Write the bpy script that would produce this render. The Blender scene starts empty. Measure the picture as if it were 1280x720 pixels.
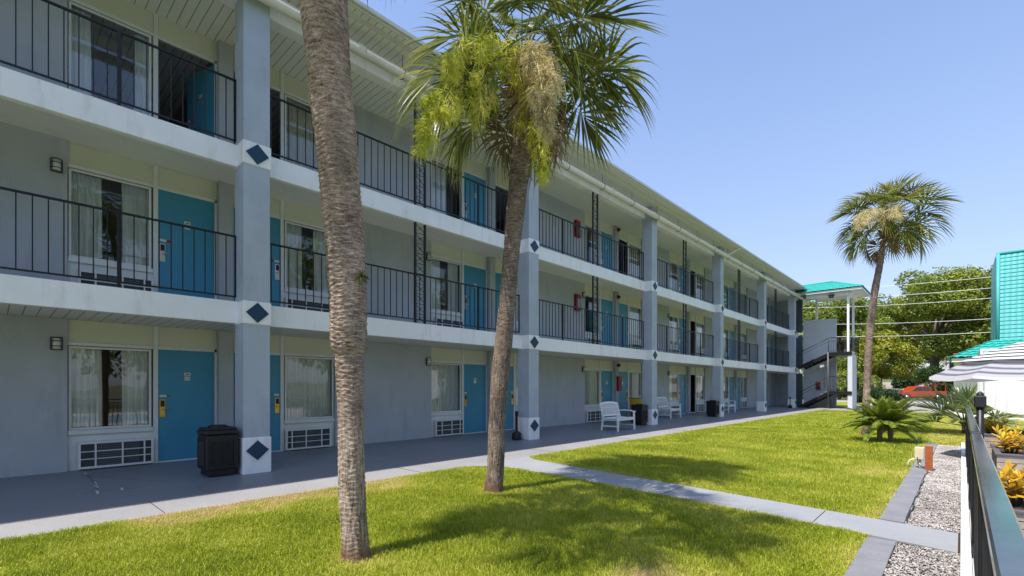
import bpy, math, random
import numpy as np
from mathutils import Vector, Matrix, noise as mnoise
sc = bpy.context.scene
col = sc.collection
R = math.radians
rnd = random.Random(7)
rng = np.random.default_rng(7)

# ------------------------------------------------------------------ camera
CX, CY, CH = 8.7147, 0.0, 1.44
HEAD = R(42.918)
cd = bpy.data.cameras.new('camera'); cam = bpy.data.objects.new('camera', cd); col.objects.link(cam)
cam.location = (CX, CY, CH); cam.rotation_euler = (R(90), 0, HEAD)
cd.sensor_width = 36; cd.lens = 17.0; cd.shift_y = 124.5/1280; cd.clip_start = 0.05; cd.clip_end = 2000
sc.camera = cam
# ------------------------------------------------------------------ light
sunv = Vector((-0.076, -0.50, 1.0)).normalized()
w = bpy.data.worlds.new('World'); sc.world = w; w.use_nodes = True
nt = w.node_tree; nt.nodes.clear()
out = nt.nodes.new('ShaderNodeOutputWorld'); bg = nt.nodes.new('ShaderNodeBackground')
sky = nt.nodes.new('ShaderNodeTexSky'); sky.sky_type = 'NISHITA'; sky.sun_disc = False
sky.sun_elevation = math.asin(sunv.z); sky.sun_rotation = math.atan2(sunv.x, sunv.y)
sky.air_density = 1.15; sky.dust_density = 0.9; sky.ozone_density = 3.0; sky.altitude = 0
# thin, faint clouds low over the horizon
tc = nt.nodes.new('ShaderNodeTexCoord'); mp = nt.nodes.new('ShaderNodeMapping'); mp.inputs['Scale'].default_value = (2.2, 2.2, 9.0)
nz = nt.nodes.new('ShaderNodeTexNoise'); nz.inputs['Scale'].default_value = 1.7; nz.inputs['Detail'].default_value = 5
cr = nt.nodes.new('ShaderNodeMapRange'); cr.inputs[1].default_value = 0.55; cr.inputs[2].default_value = 0.8; cr.inputs[3].default_value = 0; cr.inputs[4].default_value = 0.5
sep = nt.nodes.new('ShaderNodeSeparateXYZ')
hr = nt.nodes.new('ShaderNodeMapRange'); hr.inputs[1].default_value = 0.05; hr.inputs[2].default_value = 0.30; hr.inputs[3].default_value = 1; hr.inputs[4].default_value = 0
mu = nt.nodes.new('ShaderNodeMath'); mu.operation = 'MULTIPLY'
mx = nt.nodes.new('ShaderNodeMix'); mx.data_type = 'RGBA'
mx.inputs[7].default_value = (3.4, 3.1, 3.4, 1)
L = nt.links.new
L(tc.outputs['Generated'], mp.inputs[0]); L(mp.outputs[0], nz.inputs[0]); L(nz.outputs[0], cr.inputs[0])
L(tc.outputs['Generated'], sep.inputs[0]); L(sep.outputs[2], hr.inputs[0]); L(cr.outputs[0], mu.inputs[0]); L(hr.outputs[0], mu.inputs[1])
tn_ = nt.nodes.new('ShaderNodeMix'); tn_.data_type = 'RGBA'; tn_.blend_type = 'MULTIPLY'; tn_.inputs[0].default_value = 1; tn_.inputs[7].default_value = (0.98, 0.92, 0.95, 1)
L(sky.outputs[0], tn_.inputs[6]); L(mu.outputs[0], mx.inputs[0]); hz_ = nt.nodes.new('ShaderNodeMix'); hz_.data_type = 'RGBA'; hz_.inputs[7].default_value = (1.48, 1.73, 2.45, 1)
hf = nt.nodes.new('ShaderNodeMapRange'); hf.inputs[1].default_value = 0.0; hf.inputs[2].default_value = 0.55; hf.inputs[3].default_value = 0.66; hf.inputs[4].default_value = 0.10
L(sep.outputs[2], hf.inputs[0]); L(hf.outputs[0], hz_.inputs[0]); L(tn_.outputs[2], hz_.inputs[6]); L(hz_.outputs[2], mx.inputs[6]); L(mx.outputs[2], bg.inputs[0]); L(bg.outputs[0], out.inputs[0])
bg.inputs[1].default_value = 0.15
sd = bpy.data.lights.new('sun', 'SUN'); so = bpy.data.objects.new('sun', sd); col.objects.link(so)
sd.energy = 3.5; sd.angle = R(0.53); sd.color = (1.0, 0.95, 0.87)
so.rotation_euler = sunv.to_track_quat('Z', 'Y').to_euler(); so.location = (0, 0, 60)
sc.view_settings.view_transform = 'Standard'; sc.view_settings.look = 'None'
sc.view_settings.exposure = 0.92; sc.view_settings.gamma = 1.0; sc.view_settings.use_curve_mapping = False
sc.render.engine = 'CYCLES'
sc.cycles.use_denoising = True; sc.cycles.max_bounces = 8; sc.cycles.diffuse_bounces = 5; sc.cycles.glossy_bounces = 3
sc.cycles.transparent_max_bounces = 12; sc.cycles.transmission_bounces = 4
sc.cycles.caustics_reflective = False; sc.cycles.caustics_refractive = False
sc.cycles.sample_clamp_indirect = 8

S_, C_ = math.sin(HEAD), math.cos(HEAD)
def at(px, py, g):
    """world point that lies g metres in front of the lens, given where the photograph shows it"""
    r = (px-640)/604.4*g
    return Vector((CX + r*C_ - g*S_, r*S_ + g*C_, CH - (py-484.5)/604.4*g))
def floor_z(x):          # the walkway falls slightly from the wall to the columns
    return 0.0 if x > 0 else min(0.1, -x/1.72*0.1)

# ------------------------------------------------------------------ materials
def newmat(name):
    m = bpy.data.materials.new(name); m.use_nodes = True
    return m, m.node_tree, m.node_tree.nodes['Principled BSDF']
def paint(name, c, rough=0.6, var=0.08, scale=1.5, bump=0.0, bscale=60, bdist=0.004, spec=0.4, metallic=0.0, stain=0.0, c2=None):
    m, t, b = newmat(name)
    N = t.nodes.new; K = t.links.new
    geo = N('ShaderNodeNewGeometry')
    n1 = N('ShaderNodeTexNoise'); n1.inputs['Scale'].default_value = scale; n1.inputs['Detail'].default_value = 6; n1.inputs['Roughness'].default_value = 0.6
    K(geo.outputs['Position'], n1.inputs['Vector'])
    ra = N('ShaderNodeValToRGB'); e = ra.color_ramp.elements
    e[0].position = 0.3; e[1].position = 0.7
    e[0].color = tuple(x*(1-var) for x in c)+(1,); e[1].color = (tuple(min(1, x*(1+var)) for x in c) if c2 is None else tuple(c2))+(1,)
    K(n1.outputs[0], ra.inputs[0])
    last = ra.outputs[0]
    if stain > 0:
        mpg = N('ShaderNodeMapping'); mpg.inputs['Scale'].default_value = (1.4, 1.4, 0.35)
        K(geo.outputs['Position'], mpg.inputs[0])
        n2 = N('ShaderNodeTexNoise'); n2.inputs['Scale'].default_value = 2.6; n2.inputs['Detail'].default_value = 8; n2.inputs['Roughness'].default_value = 0.7
        K(mpg.outputs[0], n2.inputs['Vector'])
        mr = N('ShaderNodeMapRange'); mr.inputs[1].default_value = 0.52; mr.inputs[2].default_value = 0.75; mr.inputs[4].default_value = stain
        K(n2.outputs[0], mr.inputs[0])
        mm = N('ShaderNodeMix'); mm.data_type = 'RGBA'; mm.inputs[7].default_value = tuple(x*0.45 for x in c)+(1,)
        K(mr.outputs[0], mm.inputs[0]); K(last, mm.inputs[6]); last = mm.outputs[2]
    K(last, b.inputs['Base Color'])
    b.inputs['Roughness'].default_value = rough; b.inputs['Specular IOR Level'].default_value = spec; b.inputs['Metallic'].default_value = metallic
    if bump > 0:
        n3 = N('ShaderNodeTexNoise'); n3.inputs['Scale'].default_value = bscale; n3.inputs['Detail'].default_value = 4
        K(geo.outputs['Position'], n3.inputs['Vector'])
        bp = N('ShaderNodeBump'); bp.inputs['Strength'].default_value = bump; bp.inputs['Distance'].default_value = bdist
        K(n3.outputs[0], bp.inputs['Height']); K(bp.outputs[0], b.inputs['Normal'])
    return m
M = {}
M['stucco'] = paint('stucco_grey', (0.395, 0.42, 0.455), 0.85, 0.07, 1.2, 0.8, 45, 0.006, 0.2, stain=0.35)
M['stucco_col'] = paint('stucco_column', (0.41, 0.46, 0.52), 0.8, 0.07, 2.0, 0.7, 50, 0.005, 0.2, stain=0.32)
M['white'] = paint('white_masonry_paint', (0.84, 0.84, 0.85), 0.55, 0.05, 1.4, 0.3, 30, 0.003, 0.3, stain=0.42)
M['trim'] = paint('pale_frame_paint', (0.64, 0.65, 0.65), 0.45, 0.06, 3, stain=0.1)
M['cream'] = paint('cream_panel', (0.58, 0.58, 0.47), 0.6, 0.05, 1.0, stain=0.08)
M['soffit_plain'] = paint('soffit_plaster', (0.75, 0.74, 0.70), 0.8, 0.06, 0.7, 0.3, 25, stain=0.18)
M['door'] = paint('blue_door_paint', (0.05, 0.24, 0.375), 0.42, 0.06, 1.5, 0.1, 12, stain=0.05)
M['navy'] = paint('navy_paint', (0.010, 0.045, 0.095), 0.5, 0.08, 4)
M['slate'] = paint('slate_door_paint', (0.07, 0.10, 0.13), 0.5, 0.08, 4)
M['black'] = paint('black_metal', (0.010, 0.010, 0.012), 0.42, 0.2, 9)
M['blackplastic'] = paint('black_plastic', (0.012, 0.012, 0.014), 0.5, 0.15, 7, 0.3, 80, 0.002)
M['darkgrey'] = paint('dark_grey_void', (0.035, 0.04, 0.045), 0.6, 0.2, 20)
M['acgrey'] = paint('louvre_metal', (0.10, 0.11, 0.12), 0.45, 0.3, 14)
M['pipe'] = paint('pvc_pipe', (0.70, 0.68, 0.60), 0.35, 0.05, 2.5, stain=0.15)
M['gutter'] = paint('gutter_metal', (0.62, 0.64, 0.62), 0.35, 0.05, 2.5, stain=0.12)
M['benchwhite'] = paint('bench_white', (0.78, 0.78, 0.79), 0.4, 0.03, 6)
M['red'] = paint('red_enamel', (0.26, 0.008, 0.008), 0.35, 0.1, 6)
M['brass'] = paint('brass', (0.55, 0.38, 0.10), 0.28, 0.1, 10, metallic=0.9)
M['steel'] = paint('brushed_steel', (0.55, 0.55, 0.53), 0.3, 0.1, 10, metallic=0.9)
M['lampglass'] = paint('frosted_lamp_glass', (0.62, 0.62, 0.60), 0.25, 0.05, 8)
M['curtain'] = paint('curtain_cloth', (0.82, 0.85, 0.84), 0.9, 0.06, 3)
M['curtain2'] = paint('curtain_cream', (0.62, 0.58, 0.42), 0.9, 0.06, 3)
M['interior'] = paint('room_wall', (0.30, 0.24, 0.19), 0.8, 0.1, 1)
M['plate'] = paint('plate_plastic', (0.60, 0.60, 0.56), 0.4, 0.1, 40)
M['green'] = paint('green_tag', (0.03, 0.25, 0.08), 0.4, 0.1, 20)
M['wood_or'] = paint('reddish_wood', (0.36, 0.10, 0.03), 0.6, 0.25, 12, 0.4, 60)
M['deckwood'] = paint('grey_deck_boards', (0.30, 0.26, 0.23), 0.7, 0.2, 5, 0.4, 40)
M['planter'] = paint('planter_grey', (0.09, 0.09, 0.10), 0.6, 0.2, 6)
M['soil'] = paint('mulch', (0.05, 0.03, 0.02), 0.9, 0.5, 40, 1.0, 60, 0.02)
M['creambox'] = paint('cream_plastic', (0.66, 0.60, 0.42), 0.45, 0.05, 8)
M['yellow'] = paint('yellow_vinyl', (0.62, 0.42, 0.02), 0.45, 0.12, 5, 0.3, 15, 0.01)
M['drape'] = paint('white_drape', (0.80, 0.78, 0.74), 0.85, 0.03, 3)
M['whitewall'] = paint('white_stucco', (0.78, 0.76, 0.72), 0.8, 0.04, 2, 0.5, 40, stain=0.08)
M['turq_trim'] = paint('turquoise_trim', (0.05, 0.36, 0.33), 0.4, 0.08, 3)
M['orange'] = paint('orange_car_paint', (0.33, 0.05, 0.012), 0.25, 0.06, 2, spec=0.6)
M['carred'] = paint('red_car_paint', (0.50, 0.02, 0.02), 0.25, 0.06, 2, spec=0.6)
M['carsilver'] = paint('pale_car_paint', (0.5, 0.5, 0.5), 0.25, 0.06, 2, spec=0.6)
M['carglass'] = paint('car_glass', (0.03, 0.04, 0.05), 0.08, 0.1, 2, spec=0.8)
M['tyre'] = paint('tyre_rubber', (0.02, 0.02, 0.02), 0.8, 0.1, 12)
M['chrome'] = paint('wheel_metal', (0.5, 0.5, 0.5), 0.3, 0.1, 5, metallic=0.9)
M['blue_bin'] = paint('dumpster_blue', (0.02, 0.06, 0.22), 0.5, 0.15, 3)
M['cable'] = paint('pale_cable', (0.75, 0.75, 0.72), 0.5, 0.05, 1)
M['hose'] = paint('dark_cable', (0.02, 0.04, 0.04), 0.5, 0.1, 9)
M['pool'] = paint('pool_water', (0.03, 0.30, 0.42), 0.05, 0.08, 1.5, 0.2, 6, 0.02)
M['deck'] = paint('pool_deck_concrete', (0.52, 0.50, 0.47), 0.85, 0.07, 1.1, 0.3, 40, stain=0.1)
M['kerb'] = paint('grey_paver', (0.20, 0.20, 0.22), 0.8, 0.15, 3.0, 0.5, 50, stain=0.25)
M['kerbwhite'] = paint('white_kerb_paint', (0.78, 0.76, 0.72), 0.7, 0.05, 3.0, 0.4, 40, stain=0.15)

def soffit_mat():
    m = paint('soffit_planks', (0.75, 0.75, 0.72), 0.6, 0.04, 0.9, stain=0.12)
    t = m.node_tree; b = t.nodes['Principled BSDF']; N = t.nodes.new; K = t.links.new
    geo = N('ShaderNodeNewGeometry'); s = N('ShaderNodeSeparateXYZ'); K(geo.outputs['Position'], s.inputs[0])
    d = N('ShaderNodeMath'); d.operation = 'DIVIDE'; d.inputs[1].default_value = 0.152; K(s.outputs[1], d.inputs[0])
    f = N('ShaderNodeMath'); f.operation = 'FRACT'; K(d.outputs[0], f.inputs[0])
    l = N('ShaderNodeMath'); l.operation = 'LESS_THAN'; l.inputs[1].default_value = 0.075; K(f.outputs[0], l.inputs[0])
    src = b.inputs['Base Color'].links[0].from_socket
    mm = N('ShaderNodeMix'); mm.data_type = 'RGBA'; mm.inputs[7].default_value = (0.20, 0.20, 0.16, 1)
    K(l.outputs[0], mm.inputs[0]); K(src, mm.inputs[6]); K(mm.outputs[2], b.inputs['Base Color'])
    i = N('ShaderNodeMath'); i.operation = 'SUBTRACT'; i.inputs[0].default_value = 1; K(l.outputs[0], i.inputs[1])
    bp = N('ShaderNodeBump'); bp.inputs['Distance'].default_value = 0.01; K(i.outputs[0], bp.inputs['Height']); K(bp.outputs[0], b.inputs['Normal'])
    return m
M['soffit'] = soffit_mat()

def concrete(name, c, c2, joint=0.0, rough=0.75, stainc=(0.5, 0.5, 0.5)):
    m, t, b = newmat(name); N = t.nodes.new; K = t.links.new
    geo = N('ShaderNodeNewGeometry')
    def nz(s, d=6, r=0.6, vec=None):
        n = N('ShaderNodeTexNoise'); n.inputs['Scale'].default_value = s; n.inputs['Detail'].default_value = d; n.inputs['Roughness'].default_value = r
        K(vec or geo.outputs['Position'], n.inputs['Vector']); return n
    a = nz(0.9); bb = nz(14, 5, 0.7); cc = nz(160, 2)
    ra = N('ShaderNodeValToRGB'); e = ra.color_ramp.elements; e[0].position = 0.32; e[1].position = 0.68; e[0].color = c+(1,); e[1].color = c2+(1,)
    ad = N('ShaderNodeMath'); ad.operation = 'MULTIPLY_ADD'; ad.inputs[1].default_value = 0.35; K(bb.outputs[0], ad.inputs[0]); 
    sb = N('ShaderNodeMath'); sb.operation = 'MULTIPLY'; sb.inputs[1].default_value = 0.65; K(a.outputs[0], sb.inputs[0]); K(sb.outputs[0], ad.inputs[2])
    K(ad.outputs[0], ra.inputs[0])
    # scuffs and spilt marks
    vo = N('ShaderNodeTexVoronoi'); vo.feature = 'DISTANCE_TO_EDGE'; vo.inputs['Scale'].default_value = 0.42; 
    wv = nz(1.6, 6, 0.65); ws = N('ShaderNodeMix'); ws.data_type = 'VECTOR'; ws.inputs[0].default_value = 0.30
    K(geo.outputs['Position'], ws.inputs[4]); K(wv.outputs['Color'], ws.inputs[5]); K(ws.outputs[1], vo.inputs['Vector'])
    lt = N('ShaderNodeMath'); lt.operation = 'LESS_THAN'; lt.inputs[1].default_value = 0.0035; K(vo.outputs['Distance'], lt.inputs[0])
    m1 = N('ShaderNodeMix'); m1.data_type = 'RGBA'; m1.inputs[7].default_value = tuple(x*0.4 for x in c)+(1,)
    lm = N('ShaderNodeMath'); lm.operation = 'MULTIPLY'; lm.inputs[1].default_value = joint; K(lt.outputs[0], lm.inputs[0])
    K(lm.outputs[0], m1.inputs[0]); K(ra.outputs[0], m1.inputs[6])
    st = nz(3.2, 8, 0.75); mr = N('ShaderNodeMapRange'); mr.inputs[1].default_value = 0.60; mr.inputs[2].default_value = 0.72; mr.inputs[4].default_value = 0.35; K(st.outputs[0], mr.inputs[0])
    m2 = N('ShaderNodeMix'); m2.data_type = 'RGBA'; m2.inputs[7].default_value = tuple(x*y for x, y in zip(c, stainc))+(1,)
    K(mr.outputs[0], m2.inputs[0]); K(m1.outputs[2], m2.inputs[6]); K(m2.outputs[2], b.inputs['Base Color'])
    rr = N('ShaderNodeMapRange'); rr.inputs[3].default_value = rough-0.15; rr.inputs[4].default_value = rough+0.15; K(a.outputs[0], rr.inputs[0]); K(rr.outputs[0], b.inputs['Roughness'])
    bp = N('ShaderNodeBump'); bp.inputs['Strength'].default_value = 0.5; bp.inputs['Distance'].default_value = 0.004; K(cc.outputs[0], bp.inputs['Height']); K(bp.outputs[0], b.inputs['Normal'])
    return m
M['walk'] = concrete('walk_floor_sunlit', (0.235, 0.23, 0.235), (0.30, 0.29, 0.29), 0.0, 0.7, (0.8, 0.78, 0.75))  # lit copy, for the strip beyond the eave shadow
M['walkshade'] = concrete('walk_floor_shaded', (0.155, 0.172, 0.195), (0.20, 0.215, 0.24), 0.45, 0.45, (0.8, 0.8, 0.8))  # darker copy of the walk surface, roof shade put into its colour
M['path'] = concrete('pale_concrete', (0.25, 0.26, 0.275), (0.31, 0.32, 0.335), 0.0, 0.7, (0.8, 0.8, 0.8))
M['asphalt'] = concrete('asphalt', (0.10, 0.10, 0.10), (0.14, 0.135, 0.13), 0.5, 0.85)
M['asphaltpale'] = concrete('worn_asphalt', (0.24, 0.22, 0.20), (0.32, 0.30, 0.27), 0.3, 0.85)

def glass_mat():
    m, t, b = newmat('window_glass'); t.nodes.remove(b); N = t.nodes.new; K = t.links.new
    o = t.nodes['Material Output']; fr = N('ShaderNodeFresnel'); fr.inputs[0].default_value = 1.55
    tr = N('ShaderNodeBsdfTransparent'); tr.inputs[0].default_value = (0.90, 0.93, 0.92, 1)
    gl = N('ShaderNodeBsdfGlossy'); gl.inputs['Roughness'].default_value = 0.012; gl.inputs['Color'].default_value = (0.95, 0.97, 1, 1)
    geo = N('ShaderNodeNewGeometry'); nn = N('ShaderNodeTexNoise'); nn.inputs['Scale'].default_value = 1.1; K(geo.outputs['Position'], nn.inputs['Vector'])
    bp = N('ShaderNodeBump'); bp.inputs['Strength'].default_value = 0.25; bp.inputs['Distance'].default_value = 0.01; K(nn.outputs[0], bp.inputs['Height']); K(bp.outputs[0], gl.inputs['Normal'])
    mm = N('ShaderNodeMixShader'); ad = N('ShaderNodeMath'); ad.operation = 'MULTIPLY_ADD'; ad.inputs[1].default_value = 1.5; ad.inputs[2].default_value = 0.02
    K(fr.outputs[0], ad.inputs[0]); K(ad.outputs[0], mm.inputs[0]); K(tr.outputs[0], mm.inputs[1]); K(gl.outputs[0], mm.inputs[2]); K(mm.outputs[0], o.inputs[0])
    return m
M['glass'] = glass_mat()

def leaf_mat(name, dark, mid, light, trans=0.35, rough=0.45, nscale=0.8, attr='tint', tan=None):
    m, t, b = newmat(name); N = t.nodes.new; K = t.links.new; o = t.nodes['Material Output']
    at_ = N('ShaderNodeAttribute'); at_.attribute_name = attr
    ra = N('ShaderNodeValToRGB'); e = ra.color_ramp.elements
    e[0].position = 0.0; e[0].color = dark+(1,); e[1].position = 1.0; e[1].color = light+(1,)
    el = e.new(0.5); el.color = mid+(1,)
    geo = N('ShaderNodeNewGeometry'); n = N('ShaderNodeTexNoise'); n.inputs['Scale'].default_value = nscale; n.inputs['Detail'].default_value = 4; K(geo.outputs['Position'], n.inputs['Vector'])
    md = N('ShaderNodeMath'); md.operation = 'MULTIPLY_ADD'; md.inputs[1].default_value = 1.0; K(n.outputs[0], md.inputs[0])
    sb = N('ShaderNodeMath'); sb.operation = 'SUBTRACT'; sb.inputs[1].default_value = 0.5; K(at_.outputs['Fac'], sb.inputs[0]); K(sb.outputs[0], md.inputs[2])
    if tan:
        el.position = .33; e[-1].position = .62; e3 = e.new(.84); e3.color = tan+(1,)
        dv = N('ShaderNodeMath'); dv.operation = 'DIVIDE'; dv.inputs[1].default_value = 1.5; K(md.outputs[0], dv.inputs[0]); K(dv.outputs[0], ra.inputs[0])
    else: K(md.outputs[0], ra.inputs[0])
    K(ra.outputs[0], b.inputs['Base Color']); b.inputs['Roughness'].default_value = rough; b.inputs['Specular IOR Level'].default_value = 0.35
    tl = N('ShaderNodeBsdfTranslucent'); K(ra.outputs[0], tl.inputs[0])
    mm = N('ShaderNodeMixShader'); mm.inputs[0].default_value = trans; K(b.outputs[0], mm.inputs[1]); K(tl.outputs[0], mm.inputs[2]); K(mm.outputs[0], o.inputs[0])
    return m
M['grass'] = leaf_mat('grass_blades', (0.15, 0.21, 0.012), (0.36, 0.42, 0.026), (0.60, 0.58, 0.10), 0.30, 0.5, 1.1, tan=(0.72, 0.54, 0.28))
M['frond'] = leaf_mat('palm_frond', (0.045, 0.072, 0.015), (0.16, 0.20, 0.038), (0.48, 0.46, 0.13), 0.32, 0.30, 1.2)
M['frond_far'] = leaf_mat('palm_frond_sunny', (0.06, 0.09, 0.015), (0.20, 0.23, 0.04), (0.52, 0.48, 0.13), 0.35, 0.35, 1.2)
M['frond_dry'] = leaf_mat('palm_frond_dry', (0.12, 0.08, 0.04), (0.24, 0.17, 0.09), (0.36, 0.28, 0.16), 0.2, 0.6, 2)
M['bloom_y'] = leaf_mat('palm_bloom_yellow', (0.40, 0.46, 0.03), (0.70, 0.70, 0.09), (0.86, 0.78, 0.24), 0.3, 0.6, 2)
M['bloom_c'] = leaf_mat('palm_bloom_cream', (0.42, 0.36, 0.15), (0.66, 0.56, 0.28), (0.80, 0.70, 0.42), 0.3, 0.6, 2)
M['petiole'] = leaf_mat('palm_petiole', (0.08, 0.12, 0.03), (0.15, 0.19, 0.05), (0.25, 0.22, 0.08), 0.1, 0.5, 2)
M['cycad'] = leaf_mat('cycad_leaf', (0.05, 0.085, 0.012), (0.13, 0.19, 0.022), (0.34, 0.38, 0.06), 0.35, 0.35, 2)
M['silver'] = leaf_mat('fan_shrub_leaf', (0.14, 0.19, 0.07), (0.32, 0.38, 0.16), (0.52, 0.56, 0.28), 0.25, 0.4, 2)
M['oak'] = leaf_mat('oak_leaf', (0.07, 0.11, 0.012), (0.20, 0.26, 0.03), (0.44, 0.47, 0.07), 0.35, 0.5, 0.25)
M['olive'] = leaf_mat('olive_leaf', (0.12, 0.15, 0.012), (0.28, 0.30, 0.025), (0.50, 0.46, 0.05), 0.4, 0.5, 0.25)
M['hedgeleaf'] = leaf_mat('hedge_leaf', (0.015, 0.04, 0.008), (0.03, 0.07, 0.012), (0.08, 0.12, 0.02), 0.3, 0.5, 0.5)
M['croton'] = leaf_mat('croton_leaf', (0.42, 0.12, 0.02), (0.65, 0.38, 0.02), (0.75, 0.60, 0.06), 0.35, 0.35, 3)
M['crotong'] = leaf_mat('croton_leaf_greenish', (0.16, 0.20, 0.02), (0.50, 0.36, 0.02), (0.70, 0.52, 0.05), 0.35, 0.35, 3)
M['airplant'] = leaf_mat('air_plant_leaf', (0.05, 0.06, 0.02), (0.12, 0.13, 0.05), (0.24, 0.22, 0.10), 0.2, 0.6, 3)
M['gravel'] = leaf_mat('gravel_stone', (0.13, 0.11, 0.10), (0.33, 0.30, 0.28), (0.60, 0.57, 0.54), 0.0, 0.8, 3)

def bark_mat(name, ca, cb, cc, z0=1.0, z1=2.0, lowmix=0.85):
    """fibrous palm bark: short horizontal scars above, long vertical cracks on the old lower trunk"""
    m, t, b = newmat(name); N = t.nodes.new; K = t.links.new
    geo = N('ShaderNodeNewGeometry'); sp = N('ShaderNodeSeparateXYZ'); K(geo.outputs['Position'], sp.inputs[0])
    def noi(sc_, det, rg, scale=1.0):
        mp = N('ShaderNodeMapping'); mp.inputs['Scale'].default_value = sc_; K(geo.outputs['Position'], mp.inputs[0])
        n = N('ShaderNodeTexNoise'); n.inputs['Scale'].default_value = scale; n.inputs['Detail'].default_value = det; n.inputs['Roughness'].default_value = rg; K(mp.outputs[0], n.inputs['Vector']); return n
    nh = noi((13, 13, 62), 7, .68); nv = noi((52, 52, 7), 6, .66); ng = noi((70, 70, 70), 5, .7); nb = noi((2.3, 2.3, 2.3), 6, .6)
    zf = N('ShaderNodeMapRange'); zf.inputs[1].default_value = z0; zf.inputs[2].default_value = z1; zf.inputs[3].default_value = lowmix; zf.inputs[4].default_value = 0.12; K(sp.outputs[2], zf.inputs[0])
    mxf = N('ShaderNodeMix'); mxf.data_type = 'FLOAT'; K(zf.outputs[0], mxf.inputs[0]); K(nh.outputs[0], mxf.inputs[2]); K(nv.outputs[0], mxf.inputs[3])
    a = N('ShaderNodeMath'); a.operation = 'MULTIPLY_ADD'; a.inputs[1].default_value = 0.3; K(ng.outputs[0], a.inputs[0])
    a2 = N('ShaderNodeMath'); a2.operation = 'MULTIPLY'; a2.inputs[1].default_value = 0.7; K(mxf.outputs[0], a2.inputs[0]); K(a2.outputs[0], a.inputs[2])
    ra = N('ShaderNodeValToRGB'); e = ra.color_ramp.elements; e[0].position = 0.38; e[0].color = ca+(1,); e[1].position = 0.64; e[1].color = cc+(1,); x = e.new(0.49); x.color = cb+(1,)
    K(a.outputs[0], ra.inputs[0])
    hs = N('ShaderNodeHueSaturation'); mr = N('ShaderNodeMapRange'); mr.inputs[1].default_value = .3; mr.inputs[2].default_value = .7; mr.inputs[3].default_value = 0.6; mr.inputs[4].default_value = 1.3
    K(nb.outputs[0], mr.inputs[0]); K(mr.outputs[0], hs.inputs['Value']); K(ra.outputs[0], hs.inputs['Color'])
    # soil splash and root fibres at the foot
    rf = N('ShaderNodeMapRange'); rf.inputs[1].default_value = .05; rf.inputs[2].default_value = .22; rf.inputs[3].default_value = .8; rf.inputs[4].default_value = 0; K(sp.outputs[2], rf.inputs[0])
    mm = N('ShaderNodeMix'); mm.data_type = 'RGBA'; mm.inputs[7].default_value = (0.13, 0.065, 0.035, 1); K(rf.outputs[0], mm.inputs[0]); K(hs.outputs[0], mm.inputs[6]); K(mm.outputs[2], b.inputs['Base Color'])
    b.inputs['Roughness'].default_value = 0.9; b.inputs['Specular IOR Level'].default_value = 0.15
    bp = N('ShaderNodeBump'); bp.inputs['Strength'].default_value = 1.0; bp.inputs['Distance'].default_value = 0.016; K(a.outputs[0], bp.inputs['Height']); K(bp.outputs[0], b.inputs['Normal'])
    return m
M['bark'] = bark_mat('palm_bark', (0.085, 0.052, 0.036), (0.32, 0.24, 0.185), (0.62, 0.51, 0.42), .7, 1.7)
M['bark2'] = bark_mat('palm_bark_grey', (0.05, 0.035, 0.026), (0.20, 0.15, 0.115), (0.46, 0.36, 0.28), 1.2, 2.6)
M['treebark'] = bark_mat('tree_bark', (0.05, 0.04, 0.03), (0.12, 0.10, 0.08), (0.22, 0.19, 0.15), 30, 40)

def tile_mat(name, c):
    m = paint(name, c, 0.6, 0.07, 1.5, spec=0.5, stain=0.08); return m
M['tile'] = tile_mat('turquoise_tile', (0.03, 0.36, 0.31))
M['tile2'] = tile_mat('turquoise_tile_pale', (0.06, 0.37, 0.36))
def stripe_mat():
    m, t, b = newmat('striped_canvas'); N = t.nodes.new; K = t.links.new; o = t.nodes['Material Output']
    a = N('ShaderNodeAttribute'); a.attribute_name = 'tint'
    mu_ = N('ShaderNodeMath'); mu_.operation = 'MULTIPLY'; mu_.inputs[1].default_value = 9.0; K(a.outputs['Fac'], mu_.inputs[0])
    f = N('ShaderNodeMath'); f.operation = 'FRACT'; K(mu_.outputs[0], f.inputs[0])
    l = N('ShaderNodeMath'); l.operation = 'LESS_THAN'; l.inputs[1].default_value = 0.42; K(f.outputs[0], l.inputs[0])
    mm = N('ShaderNodeMix'); mm.data_type = 'RGBA'; mm.inputs[6].default_value = (0.78, 0.78, 0.78, 1); mm.inputs[7].default_value = (0.06, 0.06, 0.075, 1)
    K(l.outputs[0], mm.inputs[0]); K(mm.outputs[2], b.inputs['Base Color']); b.inputs['Roughness'].default_value = 0.8
    tl = N('ShaderNodeBsdfTranslucent'); K(mm.outputs[2], tl.inputs[0]); ms = N('ShaderNodeMixShader'); ms.inputs[0].default_value = 0.3
    K(b.outputs[0], ms.inputs[1]); K(tl.outputs[0], ms.inputs[2]); K(ms.outputs[0], o.inputs[0])
    return m
M['stripe'] = stripe_mat()
def ground_mat():
    m, t, b = newmat('ground_soil'); N = t.nodes.new; K = t.links.new
    geo = N('ShaderNodeNewGeometry'); n = N('ShaderNodeTexNoise'); n.inputs['Scale'].default_value = 0.35; n.inputs['Detail'].default_value = 8; K(geo.outputs['Position'], n.inputs['Vector'])
    ra = N('ShaderNodeValToRGB'); e = ra.color_ramp.elements; e[0].position = .35; e[0].color = (0.06, 0.085, 0.02, 1); e[1].position = .65; e[1].color = (0.17, 0.155, 0.08, 1)
    K(n.outputs[0], ra.inputs[0]); K(ra.outputs[0], b.inputs['Base Color']); b.inputs['Roughness'].default_value = 0.95
    return m
M['ground'] = ground_mat()
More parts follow.
